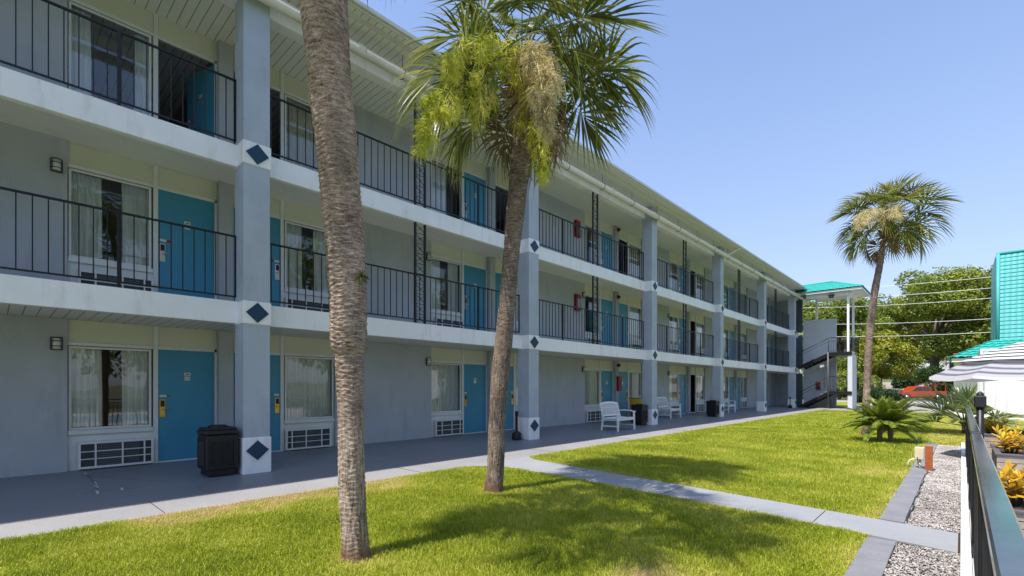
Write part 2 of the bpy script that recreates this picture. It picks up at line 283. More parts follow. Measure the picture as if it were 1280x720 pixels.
def lawn_mat():
    m, t, b = newmat('lawn_thatch'); N = t.nodes.new; K = t.links.new
    geo = N('ShaderNodeNewGeometry'); n = N('ShaderNodeTexNoise'); n.inputs['Scale'].default_value = 1.1; n.inputs['Detail'].default_value = 4; K(geo.outputs['Position'], n.inputs['Vector'])
    n2 = N('ShaderNodeTexNoise'); n2.inputs['Scale'].default_value = 90; n2.inputs['Detail'].default_value = 3; K(geo.outputs['Position'], n2.inputs['Vector'])
    a = N('ShaderNodeMath'); a.operation = 'MULTIPLY_ADD'; a.inputs[1].default_value = .6; K(n2.outputs[0], a.inputs[0]); a2 = N('ShaderNodeMath'); a2.operation = 'MULTIPLY'; a2.inputs[1].default_value = .4; K(n.outputs[0], a2.inputs[0]); K(a2.outputs[0], a.inputs[2])
    ra = N('ShaderNodeValToRGB'); e = ra.color_ramp.elements; e[0].position = .38; e[0].color = (0.12, 0.15, 0.01, 1); e[1].position = .62; e[1].color = (0.34, 0.36, 0.04, 1)
    K(a.outputs[0], ra.inputs[0]); K(ra.outputs[0], b.inputs['Base Color']); b.inputs['Roughness'].default_value = 0.95; b.inputs['Specular IOR Level'].default_value = 0.1
    bp = N('ShaderNodeBump'); bp.inputs['Distance'].default_value = 0.02; K(n2.outputs[0], bp.inputs['Height']); K(bp.outputs[0], b.inputs['Normal'])
    return m
M['lawn'] = lawn_mat()

# ------------------------------------------------------------------ mesh helpers
class MB:
    def __init__(s): s.v = []; s.f = []; s.m = []; s.mats = []; s.t = []; s.sm = []
    def mi(s, mat):
        if mat not in s.mats: s.mats.append(mat)
        return s.mats.index(mat)
    def add(s, vs, fs, mat, tint=None, smooth=False):
        o = len(s.v); s.v += [tuple(p) for p in vs]; k = s.mi(mat)
        s.t += (tint if isinstance(tint, list) else [0.5 if tint is None else tint]*len(vs))
        for f in fs: s.f.append(tuple(i+o for i in f)); s.m.append(k); s.sm.append(smooth)
    def box(s, x0, x1, y0, y1, z0, z1, mat, b=0.0):
        if x0 > x1: x0, x1 = x1, x0
        if y0 > y1: y0, y1 = y1, y0
        if b <= 0:
            vs = [(x, y, z) for x in (x0, x1) for y in (y0, y1) for z in (z0, z1)]
            s.add(vs, [(0, 1, 3, 2), (4, 6, 7, 5), (0, 4, 5, 1), (2, 3, 7, 6), (0, 2, 6, 4), (1, 5, 7, 3)], mat); return
        # chamfered box
        vs = []; idx = {}
        for i, x in enumerate((x0, x1)):
            for j, y in enumerate((y0, y1)):
                for k, z in enumerate((z0, z1)):
                    sx, sy, sz = (1, -1)[i], (1, -1)[j], (1, -1)[k]
                    for ax, p in enumerate(((x, y+sy*b, z+sz*b), (x+sx*b, y, z+sz*b), (x+sx*b, y+sy*b, z))):
                        idx[(i, j, k, ax)] = len(vs); vs.append(p)
        I = lambda i, j, k, a: idx[(i, j, k, a)]
        fs = []
        for i in (0, 1): q = [I(i, 0, 0, 0), I(i, 1, 0, 0), I(i, 1, 1, 0), I(i, 0, 1, 0)]; fs.append(q if i else q[::-1])
        for j in (0, 1): q = [I(0, j, 0, 1), I(1, j, 0, 1), I(1, j, 1, 1), I(0, j, 1, 1)]; fs.append(q[::-1] if j else q)
        for k in (0, 1): q = [I(0, 0, k, 2), I(1, 0, k, 2), I(1, 1, k, 2), I(0, 1, k, 2)]; fs.append(q if k else q[::-1])
        for i in (0, 1):
            for j in (0, 1): fs.append([I(i, j, 0, 0), I(i, j, 1, 0), I(i, j, 1, 1), I(i, j, 0, 1)])
        for i in (0, 1):
            for k in (0, 1): fs.append([I(i, 0, k, 0), I(i, 1, k, 0), I(i, 1, k, 2), I(i, 0, k, 2)])
        for j in (0, 1):
            for k in (0, 1): fs.append([I(0, j, k, 1), I(1, j, k, 1), I(1, j, k, 2), I(0, j, k, 2)])
        for i in (0, 1):
            for j in (0, 1):
                for k in (0, 1): fs.append([I(i, j, k, 0), I(i, j, k, 1), I(i, j, k, 2)])
        s.add(vs, fs, mat)
    def bar(s, a, b, wd, ht, mat, up=(0, 0, 1)):
        a = Vector(a); b = Vector(b); d = (b-a); l = d.length
        if l < 1e-6: return
        d /= l; u = Vector(up); sd_ = d.cross(u)
        if sd_.length < 1e-4: sd_ = d.cross(Vector((1, 0, 0)))
        sd_.normalize(); u = sd_.cross(d).normalized()
        vs = [p + sd_*(i*wd/2) + u*(j*ht/2) for p in (a, b) for i, j in ((-1, -1), (1, -1), (1, 1), (-1, 1))]
        s.add(vs, [(0, 1, 2, 3), (7, 6, 5, 4), (0, 4, 5, 1), (1, 5, 6, 2), (2, 6, 7, 3), (3, 7, 4, 0)], mat)
    def tube(s, pts, rad, mat, n=8, cap=True, tint=None, smooth=True):
        pts = [Vector(p) for p in pts]
        if not hasattr(rad, '__len__'): rad = [rad]*len(pts)
        vs = []; fs = []
        prev = None
        for i, p in enumerate(pts):
            d = (pts[min(i+1, len(pts)-1)]-pts[max(i-1, 0)]).normalized()
            if prev is None:
                a = d.orthogonal().normalized()
            else:
                a = prev - d*prev.dot(d); a = a.normalized() if a.length > 1e-5 else d.orthogonal().normalized()
            prev = a; b = d.cross(a)
            for k in range(n):
                an = 2*math.pi*k/n; vs.append(p + (a*math.cos(an)+b*math.sin(an))*rad[i])
        for i in range(len(pts)-1):
            for k in range(n): k2 = (k+1) % n; fs.append((i*n+k, i*n+k2, (i+1)*n+k2, (i+1)*n+k))
        if cap: fs.append(tuple(range(n))[::-1]); fs.append(tuple(range((len(pts)-1)*n, len(pts)*n)))
        s.add(vs, fs, mat, tint, smooth)
    def lathe(s, prof, c, mat, n=20, smooth=True):
        vs = []; fs = []
        for r, z in prof:
            for k in range(n): a = 2*math.pi*k/n; vs.append((c[0]+r*math.cos(a), c[1]+r*math.sin(a), c[2]+z))
        for i in range(len(prof)-1):
            for k in range(n): k2 = (k+1) % n; fs.append((i*n+k, i*n+k2, (i+1)*n+k2, (i+1)*n+k))
        s.add(vs, fs, mat, None, smooth)
    def build(s, name, parent=None, bevel=0.0, link=True):
        me = bpy.data.meshes.new(name); me.from_pydata(s.v, [], s.f); me.update()
        for m in s.mats: me.materials.append(m)
        me.polygons.foreach_set('material_index', s.m); me.polygons.foreach_set('use_smooth', s.sm)
        a = me.attributes.new('tint', 'FLOAT', 'POINT'); a.data.foreach_set('value', s.t)
        o = bpy.data.objects.new(name, me)
        if link: col.objects.link(o)
        if parent: o.parent = parent
        if bevel:
            b = o.modifiers.new('bevel', 'BEVEL'); b.width = bevel; b.segments = 2; b.limit_method = 'ANGLE'
        return o
def npmesh(name, V, F, mat, tint=None, parent=None, smooth=False):
    """V (n,3), F (m,k) arrays"""
    me = bpy.data.meshes.new(name); V = np.asarray(V, np.float32); F = np.asarray(F, np.int32)
    me.vertices.add(len(V)); me.vertices.foreach_set('co', V.ravel())
    k = F.shape[1]; me.loops.add(F.size); me.loops.foreach_set('vertex_index', F.ravel())
    me.polygons.add(len(F)); me.polygons.foreach_set('loop_start', np.arange(0, F.size, k, dtype=np.int32))
    me.update(calc_edges=True)
    me.materials.append(mat)
    me.polygons.foreach_set('use_smooth', [smooth]*len(F))
    a = me.attributes.new('tint', 'FLOAT', 'POINT')
    a.data.foreach_set('value', np.asarray(tint if tint is not None else np.full(len(V), .5), np.float32))
    o = bpy.data.objects.new(name, me); col.objects.link(o)
    if parent: o.parent = parent
    return o
def tag(o, label, cat, group=None):
    o['label'] = label; o['category'] = cat
    if group: o['group'] = group
    return o
def struct(o, kind='structure', label=None, cat=None):
    o['kind'] = kind
    if label: o['label'] = label
    if cat: o['category'] = cat
    return o
def thing(name, loc, label, cat, rz=0, group=None):
    o = bpy.data.objects.new(name, None); col.objects.link(o); o.location = loc; o.rotation_euler = (0, 0, rz)
    o.empty_display_size = 0.2
    return tag(o, label, cat, group)
def dup(o, parent=None, name=None):
    c = o.copy(); col.objects.link(c); c.parent = parent
    for ch in list(o.children): dup(ch, c)
    return c

# ------------------------------------------------------------------ ground
def smooth(a, b, x):
    t = np.clip((x-a)/(b-a), 0, 1); return t*t*(3-2*t)
def terrain(x, y):
    return smooth(74, 104, y)*3.4 + smooth(104, 240, y)*3.0 - 0.03
def build_ground():
    ys = np.concatenate([np.linspace(-700, -20, 12), np.linspace(0, 130, 66), np.linspace(150, 900, 16)])
    xs = np.concatenate([np.linspace(-700, -80, 10), np.linspace(-60, 140, 40), np.linspace(170, 700, 10)])
    X, Y = np.meshgrid(xs, ys); Z = terrain(X, Y)
    V = np.c_[X.ravel(), Y.ravel(), Z.ravel()]; nx = len(xs)
    i, j = np.meshgrid(np.arange(nx-1), np.arange(len(ys)-1)); b = (j*nx+i).ravel()
    return npmesh('ground', V, np.c_[b, b+1, b+nx+1, b+nx], M['ground'], smooth=True)
struct(build_ground())
def sheet(name, x0, x1, y0, y1, z, mat, th=0.02, follow=False):
    mb = MB(); mb.box(x0, x1, y0, y1, z-th, z, mat); return struct(mb.build(name))
def terrain_strip(name, x0, x1, y0, y1, mat, dz=0.02, ny=14):
    ys = np.linspace(y0, y1, ny); xs = np.array([x0, x1]); X, Y = np.meshgrid(xs, ys); Z = terrain(X, Y)+dz
    V = np.c_[X.ravel(), Y.ravel(), Z.ravel()]; b = np.arange(ny-1)*2
    return struct(npmesh(name, V, np.c_[b, b+1, b+3, b+2], mat))
LX0, LX1 = 2.10, 8.05
# walkway with its slight fall
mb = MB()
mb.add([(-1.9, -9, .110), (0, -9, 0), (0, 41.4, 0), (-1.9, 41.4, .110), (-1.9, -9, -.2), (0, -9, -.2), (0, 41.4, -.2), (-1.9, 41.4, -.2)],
       [(0, 1, 2, 3), (4, 7, 6, 5), (0, 4, 5, 1), (2, 6, 7, 3)], M['walkshade'])
mb.add([(0, -9, 0), (1.2, -9, 0), (1.2, 42.5, 0), (0, 42.5, 0)], [(0, 1, 2, 3)], M['walkshade'])
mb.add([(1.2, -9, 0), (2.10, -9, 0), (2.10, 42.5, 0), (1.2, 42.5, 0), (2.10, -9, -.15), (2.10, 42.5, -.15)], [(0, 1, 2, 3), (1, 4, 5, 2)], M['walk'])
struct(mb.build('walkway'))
mb = MB()
ztop = 0.002
P = [(2.10, 6.30), (2.10, 7.62), (2.45, 7.40), (3.58, 7.23), (7.62, 6.66), (8.69, 6.5), (8.69, 5.73), (7.72, 5.90), (3.84, 6.30), (3.0, 6.32), (2.62, 6.26), (2.3, 6.05), (2.10, 5.7)]
nP = len(P)
mb.add([(x, y, ztop) for x, y in P]+[(x, y, -.1) for x, y in P], [tuple(range(nP))[::-1]]+[(i, (i+1) % nP, (i+1) % nP+nP, i+nP) for i in range(nP)], M['path'])
struct(mb.build('footpath'))
# paver edging and gravel bed
mb = MB()
y = -4.0
while y < 16.2:
    l = 0.60
    if not (y+l > 5.62 and y < 6.62):
        mb.box(8.05+rnd.uniform(-.006, .006), 8.27+rnd.uniform(-.006, .006), y+.003, y+l-.003, -.06, 0.012+rnd.uniform(-.002, .003), M['kerb'], 0.004)
    y += l
mb.box(8.05, 8.27, 6.60, 6.85, -.06, .012, M['kerb'], .004); mb.box(8.05, 8.27, 5.2, 5.71, -.06, .012, M['kerb'], .004)
struct(mb.build('paver_edging'))
sheet('gravel_bed', 8.272, 8.706, -4, 16.2, -.012, M['soil'], .03)
mb = MB(); y = -4.0
while y < 16.2:
    mb.box(8.708, 8.775, y+.004, y+.79, -.06, .045, M['kerbwhite'], .006); y += 0.8
struct(mb.build('kerb'))
sheet('pool_deck', 8.78, 22, -9, 17.0, -.004, M['deck'], .1)
sheet('swimming_pool', 13.5, 19.5, -6, 9, .004, M['pool'], .02)
# lawn base
mb = MB()
mb.box(2.11, 8.05, -9, 36, -.05, -.004, M['lawn']); mb.box(8.05, 12.5, 16.3, 36, -.05, -.004, M['lawn']); mb.box(-3, 2.11, 42.6, 60, -.05, -.004, M['lawn'])
struct(mb.build('lawn'))
sheet('parking_lot', 2.2, 40, 36.4, 58.6, 0.0, M['asphaltpale'], .1)
sheet('pavement', -30, 60, 58.7, 60.2, .08, M['deck'], .15)
sheet('road', -60, 90, 60.3, 72.5, .004, M['asphalt'], .04)
terrain_strip('driveway', -20, 60, 82, 92, M['asphaltpale'], .06)
terrain_strip('street', -20, 60, 100, 114, M['asphaltpale'], .06)

# grass blades
def in_lawn(x, y):
    a = (x > 2.08) & (x < 8.06) & (y > -3) & (y < 36)
    up = np.interp(x, [2.1, 2.45, 3.58, 7.62, 8.69], [7.62, 7.40, 7.23, 6.66, 6.5])
    lo = np.interp(x, [2.1, 2.3, 2.62, 3.0, 3.84, 7.72, 8.69], [5.7, 6.05, 6.26, 6.32, 6.30, 5.90, 5.73])
    a &= ~((y > lo) & (y < up))
    b = (x > 8.03) & (x < 12.3) & (y > 16.35) & (y < 36)
    return a | b
def blades(x0, x1, y0, y1, dens, hgt, wid, seg2=True):
    n = int((x1-x0)*(y1-y0)*dens); x = rng.uniform(x0, x1, n); y = rng.uniform(y0, y1, n)
    jx = x + rng.normal(0, .012, n); jy = y + rng.normal(0, .012, n)
    k = in_lawn(jx, jy); x, y = x[k], y[k]
    # only where the lens or its neighbourhood can see it
    g = -(x-CX)*S_ + (y-CY)*C_; k = (g > 0.6); x, y = x[k], y[k]; n = len(x)
    clump = np.sin(x*9.3+np.sin(y*7.1)*1.3)*np.sin(y*8.7+np.sin(x*6.3)*1.7)
    h = hgt*(rng.uniform(.5, 1.2, n) + .26*clump); an = rng.uniform(0, 2*np.pi, n); wd = wid*rng.uniform(.7, 1.3, n)
    ld = rng.uniform(0, 2*np.pi, n); lean = h*rng.uniform(.15, .95, n)
    dx, dy = np.cos(an)*wd/2, np.sin(an)*wd/2; lx, ly = np.cos(ld)*lean, np.sin(ld)*lean
    z0 = np.full(n, -.006)
    # dry patches: along the walkway edge, the paver edge and a worn spot near the camera
    dry = 2.3*np.clip(1.45-(x-2.1)/.60, 0, 1)*smooth(.8, 1.3, y)*(1-smooth(3.9, 4.6, y))*(.65+.35*np.sin(y*5.3)*np.sin(y*2.1+x*9)) + np.clip(1-(x-2.1)/.15, 0, 1)*.5 + np.clip(1-(8.05-x)/.22, 0, 1)*.6
    dry += 2.2*np.exp(-((x-7.05)**2/.10+(y-3.15)**2/.22)) + .8*np.exp(-((x-7.6)**2/.10+(y-10.3)**2/.8))
    dry += .7*np.exp(-((x-4.95)**2+(y-2.09)**2)/.05) + .7*np.exp(-((x-3.94)**2+(y-4.74)**2)/.05)
    up = np.interp(x, [2.1, 2.45, 3.58, 7.62, 8.69], [7.62, 7.40, 7.23, 6.66, 6.5]); lo = np.interp(x, [2.1, 2.3, 2.62, 3.0, 3.84, 7.72, 8.69], [5.7, 6.05, 6.26, 6.32, 6.30, 5.90, 5.73])
    dry += .45*np.exp(-((y-up)/.1)**2)+.3*np.exp(-((y-lo)/.08)**2)
    tint = np.clip(.44 + rng.normal(0, .22, n) + .13*np.sin(x*1.9+np.sin(y*1.3)*2)*np.sin(y*2.3+np.sin(x*1.1)*2) + .10*clump*0 + (rng.random(n) < .10)*.32 + dry*rng.uniform(.35, 1.0, n), 0, 1.5)
    h = h*(1-.35*np.clip(dry, 0, 1))
    if seg2:
        V = np.stack([np.c_[x-dx, y-dy, z0], np.c_[x+dx, y+dy, z0], np.c_[x+dx*.8+lx*.35, y+dy*.8+ly*.35, h*.6], np.c_[x-dx*.8+lx*.35, y-dy*.8+ly*.35, h*.6], np.c_[x+lx, y+ly, h*np.sqrt(np.clip(1-(lean/h/1.4)**2, .1, 1))]], 1)
        b = np.arange(n)*5
        F = np.concatenate([np.c_[b, b+1, b+2], np.c_[b, b+2, b+3], np.c_[b+3, b+2, b+4]])
        return V.reshape(-1, 3), F, np.repeat(tint, 5)
    V = np.stack([np.c_[x-dx, y-dy, z0], np.c_[x+dx, y+dy, z0], np.c_[x+lx, y+ly, h]], 1); b = np.arange(n)*3
    return V.reshape(-1, 3), np.c_[b, b+1, b+2], np.repeat(tint, 3)
parts = [blades(2.0, 8.1, -0.6, 4.2, 9000, .042, .0045), blades(2.0, 8.1, 4.2, 7.6, 6500, .042, .0055), blades(2.0, 8.1, 7.6, 12, 3600, .042, .008, False),
         blades(2.0, 8.1, 12, 20, 1700, .042, .012, False), blades(2.0, 12.3, 20, 36, 700, .045, .02, False), blades(8.0, 12.3, 16.3, 20, 1700, .05, .012, False)]
off = 0; VV = []; FF = []; TT = []
for v, f, t in parts: VV.append(v); FF.append(f+off); TT.append(t); off += len(v)
struct(npmesh('grass', np.concatenate(VV), np.concatenate(FF), M['grass'], np.concatenate(TT)), 'stuff', 'short bright green lawn grass with dry patches along the concrete edges', 'grass')
# gravel stones
def stones(n):
    oct_v = np.array([(1, 0, 0), (-1, 0, 0), (0, 1, 0), (0, -1, 0), (0, 0, 1), (0, 0, -1)], float)
    oct_f = np.array([(0, 2, 4), (2, 1, 4), (1, 3, 4), (3, 0, 4), (2, 0, 5), (1, 2, 5), (3, 1, 5), (0, 3, 5)])
    yy = 1.2 + 15*rng.random(n)**1.25; xx = rng.uniform(8.275, 8.705, n)
    k = ~((yy > 5.70) & (yy < 6.56)); xx, yy = xx[k], yy[k]; n = len(xx)
    s = np.c_[rng.uniform(.005, .014, n), rng.uniform(.004, .010, n), rng.uniform(.003, .007, n)]*(1+.35*(yy > 9))[:, None]
    V = oct_v[None]*s[:, None] * (1+rng.normal(0, .18, (n, 6, 1)))
    a = rng.uniform(0, 6.28, n); ca, sa = np.cos(a)[:, None], np.sin(a)[:, None]
    X = V[:, :, 0]*ca - V[:, :, 1]*sa; Y = V[:, :, 0]*sa + V[:, :, 1]*ca
    ti = rng.normal(0, .6, n)[:, None]
    Z = V[:, :, 2] + X*ti*.4 + rng.uniform(-.008, .006, n)[:, None]
    P = np.stack([X+xx[:, None], Y+yy[:, None], Z], 2).reshape(-1, 3)
    F = (oct_f[None] + (np.arange(n)*6)[:, None, None]).reshape(-1, 3)
    return npmesh('gravel', P, F, M['gravel'], np.repeat(np.clip(rng.normal(.58, .26, n), 0, 1), 6))
struct(stones(34000), 'stuff', 'pale crushed stone gravel between the pavers and the white kerb', 'gravel')

# ------------------------------------------------------------------ motel building
XW = -1.72            # wall plane
FZ = [0.10, 2.89, 5.55]; HZ = [2.12, 4.98, 7.66]; CZ = [2.535, 5.38, 8.08]
COLY = [3.05+7.22*n for n in range(-1, 6)]
PAIR = [3.07+7.22*k for k in range(-1, 5)]
YB0, YB1 = -9.0, 41.5
bld = thing('motel_building', (0, 0, 0), 'long three storey grey blue motel block with white balcony bands and blue room doors', 'building')
# walls between pairs
mb = MB()
for lv in range(3):
    z0, z1 = (0.0 if lv == 0 else FZ[lv]), CZ[lv]
    edges = [YB0] + [e for c in PAIR for e in (c-2.25, c+2.25)]
    for i in range(0, len(edges), 2):
        a, b = edges[i], (edges[i+1] if i+1 < len(edges) else 37.03)
        mb = MB(); mb.box(XW-.25, XW, a, b, z0, z1, M['stucco']); mb.build('wall', bld)
# last half pair next to the end wall
for lv in range(3):
    pass
for a in ((-13, -12.8, YB0, YB1), (-12.8, XW-.25, YB0, YB0+.2), (-12.8, XW-.002, YB1-.2, YB1)):
    mb = MB(); mb.box(*a, 0, 8.1, M['stucco']); mb.build('wall', bld)
mb = MB()      # wall that closes the walkway at the far end
for lv in range(3):
    mb.box(XW, -0.52, YB1-.2, YB1-.002, (0.0 if lv == 0 else FZ[lv]), CZ[lv], M['stucco'])
mb.build('end_wall', bld)
for lv in range(3):
    mb = MB(); mb.box(-.51, -.02, YB1-.16, YB1-.05, (0.0 if lv == 0 else FZ[lv]), CZ[lv]-.02, M['slate']); o = mb.build('door', bld); o['label'] = 'narrow dark slate door beside the stairs'
# room partitions
mb = MB()
for lv in range(3):
    z0, z1 = FZ[lv]-.02, CZ[lv]
    mb.box(-6.6, -6.5, YB0+.3, YB1-.3, z0, z1, M['interior'])
    for c in PAIR+[39.15]:
        mb.box(-6.5, XW-.26, c-.06, c+.06, z0, z1, M['interior'])
        mb.box(-6.5, XW-.26, c+3.55, c+3.67, z0, z1, M['interior'])
mb.box(-6.5, XW-.26, YB0+.3, YB1-.3, 0.03, .09, M['interior'])
mb.build('partition_wall', bld)
# slabs and fascia bands
for lv in (1, 2):
    zt = FZ[lv]
    mb = MB(); mb.box(-12.8, -.42, YB0+.01, YB1-.21, CZ[lv-1]+.004, zt-.01, M['soffit' if lv == 1 else 'soffit_plain'])
    o = mb.build('floor_slab', bld)
    mb = MB(); mb.box(-.415, -.30, YB0, YB1-.1, zt-.36, zt+.012, M['white'], .006); mb.build('fascia_band', bld)
# ceiling of the top floor + beam + eave soffit
mb = MB(); mb.box(-12.7, -.55, YB0+.01, YB1-.21, CZ[2]+.002, CZ[2]+.06, M['soffit']); mb.build('ceiling', bld)
mb = MB(); mb.box(-.55, -.30, YB0, YB1-.1, CZ[2]-.07, 8.415, M['white'], .01); mb.build('beam', bld)
mb = MB(); mb.box(-.298, .56, YB0-.5, YB1+.2, 8.42, 8.45, M['soffit']); mb.build('eave_soffit', bld)
roof_parts = []
def tile_roof(name, p00, p10, p01, p11, mat, parent, period=.20, row=.34, amp=.028, step=.022, sub=8):
    """patch of rolled tiles: p00->p10 runs along the eave, p00->p01 up the slope"""
    p00, p10, p01, p11 = map(lambda p: np.array(p, float), (p00, p10, p01, p11))
    Lu = max(np.linalg.norm(p10-p00), np.linalg.norm(p11-p01)); Lv = np.linalg.norm(p01-p00)
    nu = max(4, int(Lu/period*sub)); nr = max(1, int(round(Lv/row)))
    nrm = np.cross(p10-p00, p01-p00); nrm /= np.linalg.norm(nrm)
    if nrm[2] < 0: nrm = -nrm
    us = np.linspace(0, 1, nu+1); rows = []
    for r in range(nr): rows += [(r/nr+1e-4, 1), ((r+.5)/nr, .55), ((r+1)/nr-1e-4, .0)]
    V = []
    for v, hh in rows:
        a = p00*(1-v)+p01*v; b = p10*(1-v)+p11*v
        wv = np.abs(np.sin(us*Lu/period*np.pi))**.8
        V.append(a[None]*(1-us[:, None]) + b[None]*us[:, None] + nrm[None]*(wv*amp*(.6+.4*hh)+step*hh)[:, None])
    V = np.concatenate(V); n1 = nu+1; nv = len(rows)
    i, j = np.meshgrid(np.arange(nu), np.arange(nv-1)); b = (j*n1+i).ravel()
    return npmesh(name, V, np.c_[b, b+1, b+n1+1, b+n1], mat, parent=parent, smooth=False)
roof = tile_roof('roof', (.60, YB0-.5, 8.515), (.60, YB1+.25, 8.515), (-6.3, YB0-.5, 10.4), (-6.3, YB1+.25, 10.4), M['tile'], bld, amp=.022)
mb = MB(); mb.add([(-6.3, YB0-.5, 10.4), (-6.3, YB1+.25, 10.4), (-13.3, YB1+.25, 8.45), (-13.3, YB0-.5, 8.45), (.60, YB0-.5, 8.45), (.60, YB1+.25, 8.45)],
                  [(0, 1, 2, 3), (3, 2, 5, 4), (1, 5, 2), (0, 3, 4)], M['tile']); mb.build('roof_slope', roof)
mb = MB(); mb.box(.56, .60, YB0-.5, YB1+.25, 8.405, 8.52, M['gutter'], .004); mb.box(.602, .66, YB0-.5, YB1+.25, 8.44, 8.525, M['gutter'], .01); mb.build('gutter', roof)
mb = MB(); mb.box(.30, .42, YB0-.5, YB1+.2, 8.405, 8.42, M['gutter']); mb.build('eave_trim', roof)
# collector pipe under the eave with strap hangers
mb = MB(); mb.tube([(.16, YB0-.3, 8.00), (.16, 41.2, 7.96), (.2, 41.9, 7.75)], .098, M['pipe'], 18)
for i in range(16): yy = -8+3.05*i+.6; mb.tube([(.16, yy, 8.0), (.16, yy+.16, 8.0)], .106, M['pipe'], 18)
pipe = mb.build('drain_pipe', bld)
hm = MB(); hm.tube([(.16+.104*math.cos(a), 0, .104*math.sin(a)) for a in [2*math.pi*k/16 for k in range(17)]], .008, M['black'], 6)
hm.tube([(.16, 0, .104), (.16, 0, .40)], .006, M['black'], 6)
h0 = None
for i in range(26):
    yy = -7.6+1.92*i
    if yy > 41: break
    if h0 is None: h0 = hm.build('pipe_hanger', pipe); o = h0
    else: o = h0.copy(); col.objects.link(o); o.parent = pipe
    o.location = (0, yy, 8.0 - .04*(yy+9)/50)
for yy in (24.9, 39.0):
    mb = MB(); mb.tube([(.16, yy-.1, 8.02), (.25, yy+.25, 8.12), (.5, yy+.55, 8.38), (.6, yy+.7, 8.43)], .045, M['pipe'], 10); mb.build('downspout', pipe)
# columns
def diamond(y, z, wy, hz, x):
    d = .014
    c = [(x, y-wy/2, z), (x, y, z-hz/2), (x, y+wy/2, z), (x, y, z+hz/2)]
    return [(a-.01, b, e) for a, b, e in c]+[(a+d, b, e) for a, b, e in c]
col0 = None
for y in COLY:
    if col0 is None:
        mb = MB(); mb.box(-.42, 0, -.21, .21, -.06, 8.42, M['stucco_col'], .008); col0 = mb.build('column', bld); c = col0
        mb = MB(); mb.box(-.437, .017, -.227, .227, -.06, .60, M['white'], .012)
        b0 = mb.build('column_base', col0)
        for lv, zz in ((0, None), (1, 2.70), (2, 5.37)):
            if zz:
                mb = MB(); mb.box(-.435, .015, -.225, .225, zz-.195, zz+.19, M['white'], .01); mb.build('column_band', col0)
        for zz, hh in ((.385, .335), (2.70, .34), (5.37, .34)):
            mb = MB(); mb.add(diamond(0, zz, .36, hh, .017), [(4, 5, 6, 7), (0, 4, 7, 3), (3, 7, 6, 2), (2, 6, 5, 1), (1, 5, 4, 0)], M['navy']); mb.build('diamond_plaque', col0)
    else: c = dup(col0, bld)
    c.location = (0, y, 0)
# upper column neck that meets the eave: thin black plate line
# railings
def railing(y0, y1, z, posts):
    mb = MB(); x = -.36
    zt, zb = z+1.14, z+.10
    mb.box(x-.022, x+.022, y0, y1, zt-.028, zt, M['black'], .004); mb.box(x-.012, x+.012, y0, y1, zb-.012, zb+.012, M['black'])
    n = int(round((y1-y0)/.153))
    for i in range(1, n): yy = y0+(y1-y0)*i/n; mb.box(x-.007, x+.007, yy-.007, yy+.007, zb, zt-.01, M['black'])
    for p in posts: mb.box(x-.02, x+.02, p-.02, p+.02, z, zt-.01, M['black'])
    mb.box(x-.012, x+.012, y0, y0+.02, zb, zt, M['black']); mb.box(x-.012, x+.012, y1-.02, y1, zb, zt, M['black'])
    return mb.build('railing', bld)
def lattice(y, z0, z1):
    mb = MB(); x = -.36; hw = .135
    for s in (-1, 1): mb.box(x-.022, x+.022, y+s*hw-.022, y+s*hw+.022, z0, z1, M['black'])
    n = 10; dz = (z1-z0)/n
    for i in range(n):
        a = z0+i*dz; b = a+dz
        mb.bar((x, y-hw, a+.02), (x, y+hw, b-.02), .008, .012, M['black'], (1, 0, 0)); mb.bar((x+.009, y+hw, a+.02), (x+.009, y-hw, b-.02), .008, .012, M['black'], (1, 0, 0))
        mb.bar((x, y-hw, a), (x, y+hw, a), .012, .012, M['black'], (1, 0, 0))
        mb.tube([(x+.006, y+.022*math.cos(t), (a+b)/2+.022*math.sin(t)) for t in [k*math.pi/4 for k in range(9)]], .004, M['black'], 5)
    return mb.build('lattice_post', bld)
cy = [YB0-.2]+COLY+[41.4]
for lv in (1, 2):
    for i in range(len(cy)-1):
        a = cy[i]+.21 if i > 0 else YB0; b = cy[i+1]-.21 if i+1 < len(cy)-1 else 41.3
        base = cy[i] if i > 0 else cy[1]-7.22
        posts = [p for p in (base+1.80, base+5.44) if a < p < b]
        railing(a, b, FZ[lv], posts)
        ly = base+3.62
        if a < ly < b: lattice(ly, FZ[lv], CZ[2]-.07 if lv == 2 else FZ[2]-.36)

# ---- room fronts; local frame: y measured outward from the pilaster, s=+1 far side, -1 near side
def front_parts(s, lv, half_only=False):
    """prototype of trim between pilaster and wall"""
    H = HZ[lv]-FZ[lv]; T = CZ[lv]-FZ[lv]
    mb = MB()
    Y = lambda a: s*a
    # post between door and window, jambs
    mb.box(-.09, -.035, Y(1.055), Y(1.125), -.02, T, M['trim'], .003)
    mb.box(-.10, -.045, Y(.125), Y(.165), 0, H, M['trim'], .003)
    mb.box(-.10, -.045, Y(.165), Y(1.055), H, H+.05, M['trim'], .003)
    mb.box(-.085, -.03, Y(1.127), Y(2.245), H, H+.055, M['trim'], .003)
    mb.box(-.10, -.05, Y(.165), Y(1.055), -.02, .025, M['trim'])     # threshold
    return mb.build('door_surround', None)
def transom(s, lv):
    H = HZ[lv]-FZ[lv]; T = CZ[lv]-FZ[lv]
    mb = MB(); mb.box(-.11, -.06, s*.125, s*1.053, H+.052, T, M['cream']); mb.box(-.11, -.06, s*1.127, s*2.245, H+.057, T, M['cream'])
    return mb.build('transom_panel', None)
